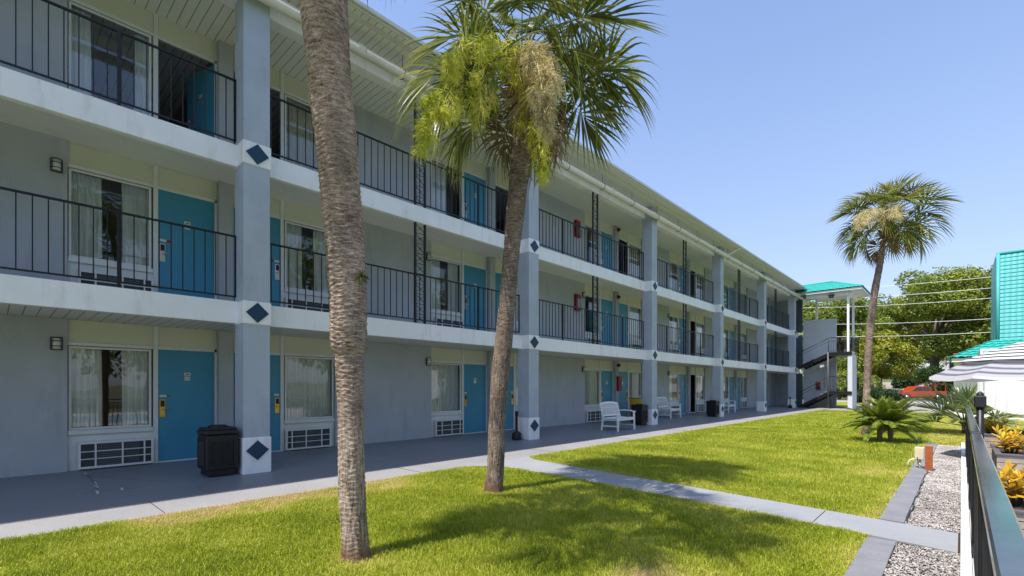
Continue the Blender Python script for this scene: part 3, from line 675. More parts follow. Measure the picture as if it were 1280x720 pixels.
def door_mesh(s, lv, brass, opened):
    H = HZ[lv]-FZ[lv]
    # hinge at pilaster side: local origin at hinge (y = .168*s)
    mb = MB(); w_ = .884
    mb.box(-.045, 0, 0, s*w_, .026, H-.004, M['door'], .003)
    d = mb.build('door', None)
    lk = M['brass'] if brass else M['steel']
    mb = MB()
    mb.box(.001, .018, s*(w_-.015), s*(w_-.105), .80, 1.13, lk, .006)
    mb.box(.0185, .03, s*(w_-.03), s*(w_-.09), 1.0, 1.11, M['blackplastic'], .004)
    mb.tube([(.018, s*(w_-.06), .95), (.06, s*(w_-.06), .95), (.06, s*(w_-.15), .945)], .009, lk, 8)
    mb.build('door_lock', d)
    mb = MB(); mb.box(.001, .006, s*(w_-.02), s*(w_-.12), 1.17, 1.21, M['plate']); mb.box(.001, .0065, s*(w_-.122), s*(w_-.185), 1.17, 1.21, M['green'] if brass else M['red']); mb.build('door_hanger', d)
    mb = MB(); mb.box(.001, .007, s*(w_/2-.05), s*(w_/2+.05), 1.56, 1.615, M['plate']); mb.box(.0071, .008, s*(w_/2-.03), s*(w_/2+.03), 1.577, 1.597, M['acgrey'])
    mb.box(.001, .004, s*(w_/2-.045), s*(w_/2+.045), 1.47, 1.545, M['steel']); mb.build('number_plate', d)
    return d
def curtain_panel(y0, y1, z0, z1, mat, folds, amp, x=-.15, seed=0):
    r = random.Random(seed); n = max(8, folds*8); vs = []; fs = []; ph = r.uniform(0, 6)
    zs = [z1, z0+(z1-z0)*.5, z0]
    for j, z in enumerate(zs):
        for i in range(n+1):
            t = i/n; y = y0+(y1-y0)*t; a = amp*(.6+.25*j)
            vs.append((x + a*math.sin(t*folds*2*math.pi+ph+.3*math.sin(t*9+seed)) + r.uniform(-.002, .002), y + .012*math.sin(t*folds*6.28*.5+j), z))
    for j in range(2):
        for i in range(n): b = j*(n+1)+i; fs.append((b, b+1, b+n+2, b+n+1))
    return vs, fs
def window_mesh(s, lv, kind, seed):
    H = HZ[lv]-FZ[lv]
    a, b = 1.15, 2.235; z0, z1 = .655, H-.01
    mb = MB()
    for (p, q, c, d) in ((a, a+.035, z0, z1), (b-.035, b, z0, z1), (a+.035, b-.035, z0, z0+.035), (a+.035, b-.035, z1-.035, z1)):
        mb.box(-.095, -.05, s*p, s*q, c, d, M['trim'], .003)
    wn = mb.build('window', None)
    mb = MB(); mb.add([(-.075, s*(a+.03), z0+.03), (-.075, s*(b-.03), z0+.03), (-.075, s*(b-.03), z1-.03), (-.075, s*(a+.03), z1-.03)], [(0, 1, 2, 3) if s > 0 else (3, 2, 1, 0)], M['glass']); mb.build('pane', wn)
    mb = MB(); mb.box(-.09, -.012, s*1.127, s*2.245, .575, .652, M['trim'], .006); mb.build('sill', wn)
    cm = M['curtain2'] if kind == 'cream' else M['curtain']
    rngs = {'split': [(a+.02, a+.40), (b-.42, b-.02)], 'closed': [(a+.02, (a+b)/2+.02), ((a+b)/2-.0, b-.02)], 'half': [(b-.62, b-.02)], 'cream': [(a+.1, b-.02)], 'narrow': [(a+.02, a+.22), (b-.28, b-.02)]}[kind]
    for i, (p, q) in enumerate(rngs):
        mb = MB(); v, f = curtain_panel(s*p, s*q, z0+.02, z1-.01, cm, max(3, int((q-p)*13)), .022, -.17-.02*i, seed+i); mb.add(v, f, cm, None, True); mb.build('curtain', wn)
    return wn
def ac_mesh(s):
    a, b = 1.135, 2.13; mb = MB(); z0, z1 = .0, .435
    ac = None
    mb.box(-.08, .03, s*(a+.03), s*(b-.03), z0+.03, z1-.02, M['darkgrey'])
    ac = mb.build('air_conditioner', None)
    mb = MB(); x0, x1 = .03, .05
    fr = [(a, a+.035, z0, z1), (b-.035, b, z0, z1)]
    for p, q, c, d in fr: mb.box(-.02, x1, s*p, s*q, c, d, M['trim'], .003)
    for c, d in ((z0, z0+.035), (z1-.035, z1)): mb.box(-.02, x1-.001, s*(a+.035), s*(b-.035), c, d, M['trim'], .003)
    W = b-a
    for t in (.105, .46, .80) if False else (.03+.09, .42, .77): 
        p = a+W*t; mb.box(x0-.02, x1-.003, s*p, s*(p+.022), z0+.035, z1-.035, M['trim'])
    for k in (1, 2): zz = z0+.035+(z1-z0-.07)*k/3; mb.box(x0-.02, x1-.006, s*(a+.035), s*(b-.035), zz-.007, zz+.007, M['trim'])
    mb.build('grille', ac)
    mb = MB(); 
    for k in range(11): zz = z0+.05+k*.034; mb.box(x0-.004, x0+.004, s*(a+.2), s*(b-.19), zz, zz+.012, M['acgrey'])
    mb.build('louvre', ac)
    return ac
def under_panel(s):
    mb = MB(); mb.box(-.10, -.055, s*1.127, s*2.245, -.04, .574, M['trim']); return mb.build('panel', None)
protos = {}
def use(key, fn, loc, rz=0):
    if key in protos: o = dup(protos[key], bld)
    else: o = fn(); protos[key] = o; o.parent = bld
    o.location = loc; o.rotation_euler = (0, 0, rz); return o
kinds = {(0, 0, -1): 'split', (0, 0, 1): 'closed', (1, 0, -1): 'split', (1, 0, 1): 'split', (2, 0, -1): 'narrow', (2, 0, 1): 'cream', (0, 1, -1): 'closed', (0, 1, 1): 'closed', (1, 1, -1): 'split', (1, 1, 1): 'closed',
         (2, 1, -1): 'half', (2, 1, 1): 'narrow', (0, 2, -1): 'closed', (0, 2, 1): 'half', (1, 2, -1): 'narrow', (1, 2, 1): 'closed', (2, 2, -1): 'split', (2, 2, 1): 'cream'}
opened = {(2, 0, -1): 74, (2, 0, 1): 78, (2, 1, 1): 70, (2, 2, 1): 75, (0, 3, 1): 80, (1, 3, 1): 75, (2, 3, 1): 70}
pil = None
for ki, c in enumerate(PAIR+[39.15]):
    k = ki-1
    for lv in range(3):
        mb = None
        if pil is None or True:
            key = ('pil', lv)
            def f_():
                m_ = MB(); m_.box(-.12, .07, -.122, .122, -.05, CZ[lv]-FZ[lv]+.0, M['stucco'], .006); return m_.build('pilaster', None)
            use(key, f_, (XW, c, FZ[lv]))
        for s in (-1, 1):
            if c > 39 and s == 1:
                continue
            use(('sur', s, lv), lambda: front_parts(s, lv), (XW, c, FZ[lv]))
            use(('tra', s, lv), lambda: transom(s, lv), (XW, c, FZ[lv]))
            use(('und', s), lambda: under_panel(s), (XW, c, FZ[lv]))
            use(('ac', s), lambda: ac_mesh(s), (XW, c, FZ[lv]+.02))
            kd = kinds.get((lv, k, s), rnd.choice(['split', 'closed', 'narrow', 'half']))
            use(('win', s, lv, kd), lambda: window_mesh(s, lv, kd, 10*lv+s+ki), (XW, c, FZ[lv]))
            op = opened.get((lv, k, s), 0)
            d = use(('door', s, lv == 0), lambda: door_mesh(s, 1 if lv else 0, lv == 0, op), (XW-.055, c+s*.168, FZ[lv]), R(s*op))
            if op: d['label'] = 'blue room door standing open inwards'
    if c > 39: 
        for lv in range(3):
            mb = MB(); mb.box(XW-.25, XW-.12, c-.1, 41.3, (0 if lv == 0 else FZ[lv]), CZ[lv], M['stucco']); mb.box(XW-.11, XW-.05, c+.3, c+1.1, FZ[lv], HZ[lv], M['door']) if lv else None; mb.build('wall', bld)

# ------------------------------------------------------------------ wall lamps, alarms, cabinets
ordn = ['first', 'second', 'third', 'fourth', 'fifth', 'sixth']; lvn = ['ground floor', 'middle floor', 'top floor']
def lamp_proto():
    t = thing('wall_lamp', (0, 0, 0), 'x', 'wall lamp')
    mb = MB(); mb.box(.0, .02, -.05, .05, -.09, .09, M['black']); mb.build('back_plate', t)
    mb = MB(); mb.tube([(.055, 0, -.085), (.055, 0, .085)], .048, M['lampglass'], 16); mb.build('lamp_shade', t)
    mb = MB()
    for z in (-.095, -.04, .04, .095):
        mb.tube([(.02, -.068, z), (.06, -.066, z), (.09, -.045, z), (.11, 0, z), (.09, .045, z), (.06, .066, z), (.02, .068, z)], .0065, M['black'], 6)
    for y in (-.066, .066): mb.tube([(.03, y, -.095), (.03, y, .095)], .0065, M['black'], 6)
    mb.build('cage', t)
    return t
lp = None
for k in range(5):
    for lv in (0, 1):
        o = lamp_proto() if lp is None else dup(lp)
        lp = lp or o
        o.location = (XW+.002, 3.07+7.22*k-2.25-.13, [2.13, 4.92][lv])
        tag(o, 'black caged lamp on the %s wall left of the %s pair of rooms' % (lvn[lv], ordn[k]), 'wall lamp', 'black caged lamps on the motel wall')
def wall_y(px, X=XW): # where a line of sight at this column meets the wall
    rx = (px-640)/604.4; wy = rx*S_+C_; wx = rx*C_-S_; return (X-CX)/wx*wy
def wall_z(px, py, X=XW):
    rx = (px-640)/604.4; wx = rx*C_-S_; return CH - (py-484.5)/604.4*(X-CX)/wx
cab0 = None
def cabinet():
    t = thing('extinguisher_cabinet', (0, 0, 0), 'x', 'fire extinguisher cabinet')
    mb = MB(); mb.box(0, .10, -.15, .15, -.30, .30, M['red'], .01); mb.build('case', t)
    mb = MB(); mb.box(.101, .11, -.12, .12, -.26, .26, M['red'], .004); mb.box(.111, .114, -.085, .085, -.2, .14, M['carglass']); mb.build('door', t)
    mb = MB(); mb.box(.111, .128, .088, .108, -.03, .05, M['steel'], .004); mb.build('handle', t)
    return t
for (x, px, py, lab) in ((XW+.072, 771, 479.5, 'red fire extinguisher cabinet on the pilaster between two ground floor doors'), (XW+.002, 720.5, 378.5, 'red fire extinguisher cabinet on the middle floor wall behind the railing'), (XW+.002, 720.5, 286.5, 'red fire extinguisher cabinet on the top floor wall behind the railing')):
    o = cabinet() if cab0 is None else dup(cab0); cab0 = cab0 or o
    o.location = (x, wall_y(px), wall_z(px, py)); tag(o, lab, 'fire extinguisher cabinet', 'red extinguisher cabinets')
al0 = None
def alarm():
    t = thing('fire_alarm', (0, 0, 0), 'x', 'fire alarm')
    mb = MB(); mb.box(0, .05, -.06, .06, -.07, .07, M['red'], .006); mb.build('housing', t)
    mb = MB(); mb.tube([(.05, 0, 0), (.07, 0, 0), (.10, 0, -.01)], [.045, .05, .065], M['blackplastic'], 14); mb.build('horn', t)
    return t
for (lv, z) in ((0, 2.36), (1, 5.16), (2, 7.93)):
    o = alarm() if al0 is None else dup(al0); al0 = al0 or o
    o.location = (XW+.072, 17.51+.02, z); tag(o, 'red and black alarm horn high on the %s pilaster' % lvn[lv], 'fire alarm', 'alarm horns on the pilaster')

# ------------------------------------------------------------------ stair tower
SY0, SY1 = 39.45, 41.25
stair = thing('stair_tower', (0, 0, 0), 'outdoor stair with black railings and turquoise tiled canopy at the far end of the motel', 'staircase')
M['stucco_light'] = paint('stucco_light', (0.58, 0.61, 0.65), 0.8, 0.05, 2.0, 0.7, 50, 0.005, 0.2, stain=0.15)
mb = MB(); mb.box(.0, 2.08, 41.502, 41.70, 0, 6.45, M['stucco_light']); mb.build('wall', stair)
mb = MB(); mb.box(3.05, 3.32, 39.5, 41.3, 0, 3.70, M['stucco_light'], .01); mb.build('support_wall', stair)
def flight(z0, z1, y0=SY0+.15, y1=SY1-.05, x0=.15, x1=1.95, name='stair_flight'):
    mb = MB(); n = 7
    for yy in (y0, y1): 
        mb.bar((x0, yy, z0-.02), (x1, yy, z1-.12), .05, .24, M['black'])
    for i in range(n):
        x = x0+(x1-x0)*(i+.5)/n; z = z0+(z1-z0)*(i+1)/n
        mb.box(x-.15, x+.15, y0+.03, y1-.03, z-.06, z, M['kerb'])
    return mb.build(name, stair)
def stair_rail(pts, z0off=1.0, bal=True, bot=.1):
    mb = MB()
    for a, b in zip(pts[:-1], pts[1:]):
        a = Vector(a); b = Vector(b); u = Vector((0, 0, 1))
        mb.tube([a+u*z0off, b+u*z0off], .022, M['black'], 8); mb.tube([a+u*(z0off-.22), b+u*(z0off-.22)], .012, M['black'], 6)
        if bal:
            mb.tube([a+u*bot, b+u*bot], .012, M['black'], 6)
            n = max(2, int((b-a).length/.14))
            for i in range(n+1): p = a.lerp(b, i/n); mb.tube([p+u*bot, p+u*z0off], .008, M['black'], 5)
    for p in pts: p = Vector(p); mb.tube([p+Vector((0, 0, -.1)), p+Vector((0, 0, z0off))], .02, M['black'], 6)
    return mb.build('stair_railing', stair)
for z0, zl in ((0.02, 1.17), (2.89, 3.86)):
    flight(z0, zl)
    mb = MB(); mb.box(1.95, 3.05, SY0+.05, 43.3, zl-.20, zl, M['acgrey']); mb.build('landing', stair)
    mb = MB(); mb.box(1.95, 3.3, SY0-.0, SY0+.05, zl-.22, zl+.02, M['black'], .005); mb.build('landing_edge', stair)
    stair_rail([(.15, SY0+.1, z0+.05), (1.95, SY0+.1, zl)], 1.0, False)
    stair_rail([(1.95, SY0+.08, zl), (3.0, SY0+.08, zl)], 1.02)
    stair_rail([(3.2, SY0+.08, zl), (3.2, 43.2, zl)], 1.02)
    flight(zl, (2.89 if z0 < 1 else 5.55)+0., 41.85, 43.2, 1.95, .15)
mb = MB(); mb.tube([(1.93, SY0+.02, 0), (1.93, SY0+.02, 3.9)], .05, M['acgrey'], 8); mb.build('post', stair)
for x in (1.42, 1.80):
    mb = MB(); mb.tube([(x, 41.42, .0 if x > 1.6 else 1.5), (x, 41.42, 3.2)], .055, M['pipe'], 10); mb.build('conduit', stair)  # pale pipes added to stand for slits of sunlight on the wall
for (x, y) in ((3.08, SY0+.12), (3.12, 41.3), (.85, 41.6)):
    mb = MB(); mb.box(x-.065, x+.065, y-.065, y+.065, 3.86 if x > 1 else 6.45, 8.0, M['white'], .008); mb.build('canopy_post', stair)
CZB = 8.0
mb = MB(); mb.box(.62, 3.84, 39.12, 42.9, CZB, CZB+.03, M['soffit']); mb.build('canopy_soffit', stair)
mb = MB(); mb.box(.62, 3.30, 39.40, 39.60, CZB-.30, CZB-.002, M['white'], .01); mb.box(3.05, 3.25, 39.62, 42.4, CZB-.30, CZB-.002, M['white'], .01); mb.build('beam', stair)
mb = MB()
for a in ((.62, 3.90, 39.06, 39.12), (.62, 3.90, 42.9, 42.96)): mb.box(a[0], a[1], a[2], a[3], CZB-.03, CZB+.12, M['gutter'], .005)
mb.box(3.84, 3.90, 39.12, 42.9, CZB-.03, CZB+.12, M['gutter'], .005); mb.build('fascia_board', stair)
yr = 41.0; zr = 8.98; xe = 1.95
cr_ = tile_roof('canopy_roof', (-2.0, 39.0, CZB+.13), (3.95, 39.0, CZB+.13), (-2.0, yr, zr), (xe, yr, zr), M['tile'], stair, sub=6)
tile_roof('canopy_roof', (3.95, 39.0, CZB+.13), (3.95, 43.0, CZB+.13), (xe, yr-.01, zr), (xe, yr+.01, zr), M['tile'], stair, sub=6)
tile_roof('canopy_roof', (3.95, 43.0, CZB+.13), (-2.0, 43.0, CZB+.13), (xe, yr, zr), (-2.0, yr, zr), M['tile'], stair, sub=6)
mb = MB(); mb.tube([(-2, yr, zr+.03), (xe, yr, zr+.03)], .07, M['tile'], 8); mb.tube([(xe, yr, zr+.03), (3.95, 39.0, CZB+.16)], .06, M['tile'], 8); mb.tube([(xe, yr, zr+.03), (3.95, 43.0, CZB+.16)], .06, M['tile'], 8); mb.build('ridge_cap', cr_)
t = thing('flood_light', (2.15, 39.33, 7.78), 'small dark flood light hanging under the turquoise stair canopy', 'flood light')
mb = MB(); mb.box(-.17, .17, -.1, .1, -.02, .05, M['blackplastic'], .01); mb.build('mount', t)
mb = MB(); mb.box(-.13, .13, -.16, .06, -.17, -.03, M['blackplastic'], .02); mb.build('lamp_head', t)
t = dup(cab0); t.location = (.97, 41.49, 1.58); t.rotation_euler = (0, 0, R(-90)); tag(t, 'red fire extinguisher cabinet on the grey wall behind the stairs', 'fire extinguisher cabinet', 'red extinguisher cabinets')

# ------------------------------------------------------------------ palms
def interp_path(pts, n):
    P = np.array(pts, float); t = np.r_[0, np.cumsum(np.linalg.norm(np.diff(P[:, :3], axis=0), axis=1))]; tt = np.linspace(0, t[-1], n)
    from_ = [np.interp(tt, t, P[:, i]) for i in range(P.shape[1])]
    A = np.array(from_).T
    k = max(3, n//14)|1; ker = np.ones(k)/k       # light smoothing of the kinks
    for i in (0, 1): A[:, i] = np.convolve(np.pad(A[:, i], k//2, mode='reflect', reflect_type='odd'), ker, 'valid')
    return A, tt
def palm_trunk(name, pts, mat, parent, rough=1.0, ring=.028, nu=72, dens=110, boot_from=None):
    Ltot = sum((Vector(a[:3])-Vector(b[:3])).length for a, b in zip(pts[:-1], pts[1:]))
    n = int(Ltot*dens); A, tt = interp_path(pts, n)
    an = np.linspace(0, 2*np.pi, nu, endpoint=False); V = np.zeros((n, nu, 3)); base = A[0, :3]
    for i in range(n):
        x, y, z, r = A[i]; s = tt[i]
        up = 1.0 if boot_from is None else (0.45 + 0.75*(1/(1+math.exp(-(z-boot_from)*6))))
        wob = .35*np.sin(an*3+s*2.1)+.3*np.sin(an*5-s*3.3+1)
        ph = s/ring + wob*.6 + .5*math.sin(s*3.7)
        saw = (ph % 1.0); ridge = (saw**1.6)*.0075*rough*up
        fine = np.array([mnoise.noise(Vector((math.cos(a)*r*28, math.sin(a)*r*40, s*62))) for a in an])*.0065*rough*up
        co = np.array([mnoise.noise(Vector((math.cos(a)*2.0+7, math.sin(a)*2.0, s*2.6))) for a in an])*.010
        rr = r*(1+.16*math.exp(-max(0, z)*14)) - .008 + ridge + fine + co*.8
        V[i, :, 0] = x-base[0]+np.cos(an)*rr; V[i, :, 1] = y-base[1]+np.sin(an)*rr; V[i, :, 2] = z-base[2]
    i, j = np.meshgrid(np.arange(nu), np.arange(n-1)); b = (j*nu).ravel(); a0 = b+i.ravel(); a1 = b+((i.ravel()+1) % nu)
    o = npmesh(name, V.reshape(-1, 3), np.c_[a0, a1, a1+nu, a0+nu], mat, parent=parent, smooth=True)
    return o
def frond_mesh(seed, petiole=1.0, blade=.85, nseg=38, droop=.5, mat='frond', stiff=False, span=R(290), wid=.036, dry=False):
    """leaf that leaves the origin along +X and arches down; fan of folded pleats with free drooping tips"""
    r = random.Random(seed); mb = MB()
    e0 = 0.0
    def stem(t):      # t in metres along the stalk
        a = -droop*t*.55; return Vector((t*math.cos(a*.5), 0, t*math.sin(a*.5)))
    pts = [stem(petiole*i/6) for i in range(7)]
    mb.tube(pts, [.016-.0015*i for i in range(7)], M['petiole' if not dry else 'frond_dry'], 5, tint=.5)
    dcos = (pts[-1]-pts[-2]).normalized()
    # costa continues into the blade and curves down
    costa = [pts[-1]]; d = dcos.copy(); nC = 8
    for i in range(nC):
        d = (d + Vector((0, 0, -.13*droop*(1+i*.25)))).normalized(); costa.append(costa[-1]+d*(blade*.42/nC))
    for k in range(nseg):
        u = (k+.5)/nseg; th = (u-.5)*span; ca = abs(th)/(span/2)
        ci = int((1-ca)**1.5*nC); o = costa[min(ci, nC)]; dd = (costa[min(ci+1, nC)]-costa[max(ci-1, 0)]).normalized()
        side = Vector((0, 1, 0)); nr = side.cross(dd).normalized()*(-1 if side.cross(dd).z < 0 else 1)
        # pleat direction: spread in the blade plane, with the two halves folded up into a V
        th2 = th*.62 if ca < .3 else math.copysign(.3*span/2*.62 + (abs(th)-.3*span/2)*1.16, th)
        dr = dd*math.cos(th2) + side*math.sin(th2) + nr*(.16+.20*abs(math.sin(th2)))
        dr.normalize()
        Ls = blade*(1.0-.36*ca**2.2)*r.uniform(.93, 1.05); 
        nS = 7; p = o.copy(); dcur = dr.copy(); pl = [p.copy()]; dl = [dcur.copy()]
        g = (.28 if stiff else .95)*droop
        for i in range(nS):
            t = (i+1)/nS
            dcur = (dcur + Vector((0, 0, -g*max(0, t-.30)**1.3*.62*r.uniform(.8, 1.2))) + Vector((r.uniform(-1, 1), r.uniform(-1, 1), r.uniform(-1, 1)))*.018*(t > .5)).normalized()
            p = p + dcur*(Ls/nS); pl.append(p.copy()); dl.append(dcur.copy())
        vs = []; fs = []; ws = [.22, .62, .95, 1.0, .72, .42, .2, .02]
        base_t = r.uniform(.12, .82) if not dry else r.uniform(.2, .9)
        tn = []
        for i in range(nS+1):
            sd2 = dl[i].cross(nr); sd2 = sd2.normalized() if sd2.length > 1e-3 else side
            n2 = sd2.cross(dl[i]).normalized(); hw = wid*ws[i]*.5
            vs += [pl[i]-sd2*hw+n2*hw*.55, pl[i]-n2*hw*.25, pl[i]+sd2*hw+n2*hw*.55]
            tt_ = base_t + (.28 if i >= nS-1 else 0) + (.18 if i == 0 else 0); tn += [tt_]*3
        for i in range(nS): b = i*3; fs += [(b, b+1, b+4, b+3), (b+1, b+2, b+5, b+4)]
        mb.add(vs, fs, M[mat if not dry else 'frond_dry'], tn)
    o = mb.build('frond', None); me = o.data; bpy.data.objects.remove(o); return me
def crown(parent, c, meshes, n, seed, dry_meshes=(), scale=1.0, skip=None, low=-62, high=82, rot0=0.):
    r = random.Random(seed)
    for i in range(n):
        t = i/(n-1); az = rot0 + i*2.39996 + r.uniform(-.25, .25); el = R(high+(low-high)*t**.85 + r.uniform(-7, 7))
        if skip and skip(az % (2*math.pi), math.degrees(el)): continue
        me = r.choice(meshes) if not (dry_meshes and t > .93) else r.choice(dry_meshes)
        o = bpy.data.objects.new('frond', me); col.objects.link(o); o.parent = parent
        s = scale*r.uniform(.88, 1.1)*(.8 if t < .15 else 1)
        o.location = c + Vector((0, 0, .22*(1-t))) + Vector((math.cos(az), math.sin(az), 0))*.06
        o.rotation_mode = 'ZYX' if False else 'XYZ'
        o.rotation_euler = (Matrix.Rotation(az, 3, 'Z') @ Matrix.Rotation(-el, 3, 'Y') @ Matrix.Rotation(r.uniform(-.5, .5), 3, 'X')).to_euler()
        o.scale = (s, s, s)
def boots(parent, c, r0, seed, n=26):
    """old leaf bases and brown fibre just under the crown"""
    r = random.Random(seed); mb = MB()
    for i in range(n):
        az = r.uniform(0, 6.28); z = r.uniform(-.35, .18); d = Vector((math.cos(az), math.sin(az), 0)); l = r.uniform(.12, .30)
        a = c + d*r0*.8 + Vector((0, 0, z)); b = a + d*l*.75 + Vector((0, 0, l*r.uniform(.2, .9)))
        sd2 = Vector((-d.y, d.x, 0)); w0, w1 = .045, .018
        mb.add([a-sd2*w0, a+sd2*w0, b+sd2*w1, b-sd2*w1, a+d*.02-sd2*w0*.6+Vector((0, 0, -.03)), b-Vector((0, 0, .015))], [(0, 1, 2, 3), (0, 4, 5, 3), (1, 2, 5, 4), (0, 1, 4)], M['frond_dry'], r.uniform(.1, .8))
    mb.tube([c+Vector((0, 0, -.45)), c+Vector((0, 0, -.1)), c+Vector((0, 0, .35))], [r0*.98, r0*1.15, r0*.5], M['frond_dry'], 14, tint=.2)
    return mb.build('leaf_base', parent)
def bloom(parent, start, tip, width, mat, seed, n=1500, tl=.16, arch=.25, stalk_r=.014):
    """hanging flower panicle: a curved stalk, drooping side branches, each split into fine threads"""
    r = random.Random(seed); mb = MB(); start = Vector(start); tip = Vector(tip); mid = (start+tip)/2 + Vector((0, 0, arch)) + (tip-start)*.12
    def bz(t): return start*(1-t)**2 + mid*2*t*(1-t) + tip*t*t
    mb.tube([bz(i/8) for i in range(9)], [stalk_r*(1-.08*i) for i in range(9)], M[mat], 5, tint=.4)
    V = []; F = []; T = []
    def strip(a, b, c, w0, tn):
        d = (b-a); sd2 = d.orthogonal().normalized() if d.length > 1e-5 else Vector((1, 0, 0))
        sd2 = (Matrix.Rotation(r.uniform(0, 3.14), 3, d.normalized()) @ sd2); k = len(V)
        V.extend([a-sd2*w0, a+sd2*w0, b-sd2*w0*.8, b+sd2*w0*.8, c]); F.append((k, k+1, k+3, k+2)); F.append((k+2, k+3, k+4)); T.extend([tn]*5)
    nb = 30; per = max(10, n//nb//2)
    for i in range(nb):
        t = .14+.86*(i+r.random())/nb; o = bz(t); az = r.uniform(0, 6.28); reach = width*(1.15*math.sin(min(1, .25+t*.8)*math.pi)**.6+.1)*r.uniform(.45, 1.25)
        hang = reach*r.uniform(.7, 1.9)
        def br(u): return o + Vector((math.cos(az), math.sin(az), 0))*reach*(1-(1-u)**1.8) + Vector((0, 0, -hang*u*u + .25*reach*u*(1-u)))
        mb.tube([br(k/4) for k in range(5)], [.004, .0035, .003, .0025, .002], M[mat], 4, tint=.5)
        bt = min(1, max(0, r.gauss(.5, .22)))
        for k in range(per):
            u = r.uniform(.12, 1)**.75; a = br(u); tan = (br(min(1, u+.05))-br(max(0, u-.05))).normalized()
            d = (tan*.8 + Vector((r.uniform(-1, 1), r.uniform(-1, 1), r.uniform(-1, .7)))).normalized(); l = tl*1.35*r.uniform(.45, 1.15)
            b = a+d*l*.6; c = a+d*l+Vector((0, 0, -l*.25)); tn = min(1, max(0, bt+r.gauss(0, .18))); strip(a, b, c, .0042, tn)
            for q in range(2):
                s0 = a.lerp(b, r.uniform(.2, 1)); d2 = (d+Vector((r.uniform(-1, 1), r.uniform(-1, 1), r.uniform(-1, .8)))).normalized(); strip(s0, s0+d2*l*.25, s0+d2*l*.55, .0034, tn)
    mb.add(V, F, M[mat], T)
    return mb.build('flower_stalk', parent)
def path_px(rows, gf):
    out_ = []
    for y_, l, r_ in rows:
        g = gf(y_); p = at((l+r_)/2, y_, g); out_.append((p.x, p.y, p.z, (r_-l)/2*g/604.4*.93))
    return out_
FM = [frond_mesh(s, petiole=rnd.uniform(.75, 1.05), blade=.86, droop=rnd.uniform(.6, 1.1)) for s in range(7)]
FD = [frond_mesh(90+s, petiole=.8, blade=.7, droop=1.9, dry=True) for s in range(2)]
# nearest palm: bare trunk, its crown is above the frame and throws the big shadow
rows = [(705, 424, 466), (697, 427, 463), (650, 424, 460), (600, 421.5, 457.5), (500, 420, 456), (445, 418, 455), (434, 413, 459), (415, 411, 460), (400, 411, 460), (360, 411, 460.5), (300, 405, 457), (200, 396, 449), (100, 385, 440), (0, 373.5, 434)]
g1 = lambda y_: 4.095 if y_ > 300 else 4.095 - .40*((300-y_)/300)**1.4
pts = path_px(rows, g1); pts[0] = (pts[0][0], pts[0][1], -.05, pts[0][3])
top = pts[-1]; pts += [(top[0]+.10, top[1]-.06, 5.2, .17), (5.30, 1.52, 6.35, .16)]
p1 = thing('palm_tree', tuple(pts[0][:3]), 'nearest palm, thick bare ringed trunk rising out of the picture', 'palm tree')
palm_trunk('trunk', pts, M['bark'], p1, 1.15, .043, 110, 170, 1.5)
b0 = Vector(pts[0][:3]); c1 = Vector((5.30, 1.52, 6.5))-b0
crown(p1, c1, FM, 33, 3, FD, 1.12, None, -48, 82); boots(p1, c1+Vector((0, 0, -.1)), .15, 5)
# flowering palm
rows = [(622, 601, 632), (614, 604, 629), (580, 608, 632), (540, 609, 632), (500, 610.5, 635), (460, 613.5, 639), (400, 620, 644.5), (340, 626, 648), (300, 629.5, 652), (260, 632, 658), (200, 638, 662.5), (160, 643, 664), (130, 645, 662)]
pts = path_px(rows, lambda y_: 6.72); pts[0] = (pts[0][0], pts[0][1], -.05, pts[0][3])
top = pts[-1]; pts += [(top[0], top[1], top[2]+.35, .10)]
p2 = thing('palm_tree', tuple(pts[0][:3]), 'leaning palm with hanging yellow and cream flower clusters in front of the motel', 'palm tree')
palm_trunk('trunk', pts, M['bark2'], p2, 1.0, .026, 72, 90, 2.6)
b0 = Vector(pts[0][:3]); c2 = at(652, 84, 6.72)-b0
ayel = math.atan2(*(at(560, 176, 5.3)-at(652, 84, 6.72)).yx); acre = math.atan2(*(at(682, 160, 5.1)-at(652, 84, 6.72)).yx)
def near_az(a, b): return abs((a-b+math.pi) % (2*math.pi)-math.pi)
crown(p2, c2, FM, 54, 11, FD, 1.0, lambda az, el: (-20 < el < 62 and near_az(az, ayel) < .34) or (-20 < el < 70 and near_az(az, acre) < .34), -36, 86); boots(p2, c2+Vector((0, 0, -.12)), .12, 8, 34)
W = lambda px, py, g: at(px, py, g)-b0
bloom(p2, c2, W(530, 180, 5.3), .29, 'bloom_y', 1, 4800, .13, .95)
bloom(p2, c2+Vector((0, 0, .1)), W(560, 84, 5.2), .28, 'bloom_y', 2, 1700, .13, .6)
bloom(p2, c2+Vector((0, 0, .1)), W(684, 165, 5.05), .20, 'bloom_c', 3, 5200, .12, 1.0)
bloom(p2, c2, W(680, 225, 6.0), .17, 'bloom_y', 4, 1900, .11, .5)
bloom(p2, c2, W(800, 95, 6.9), .16, 'bloom_y', 5, 500, .16, .5)
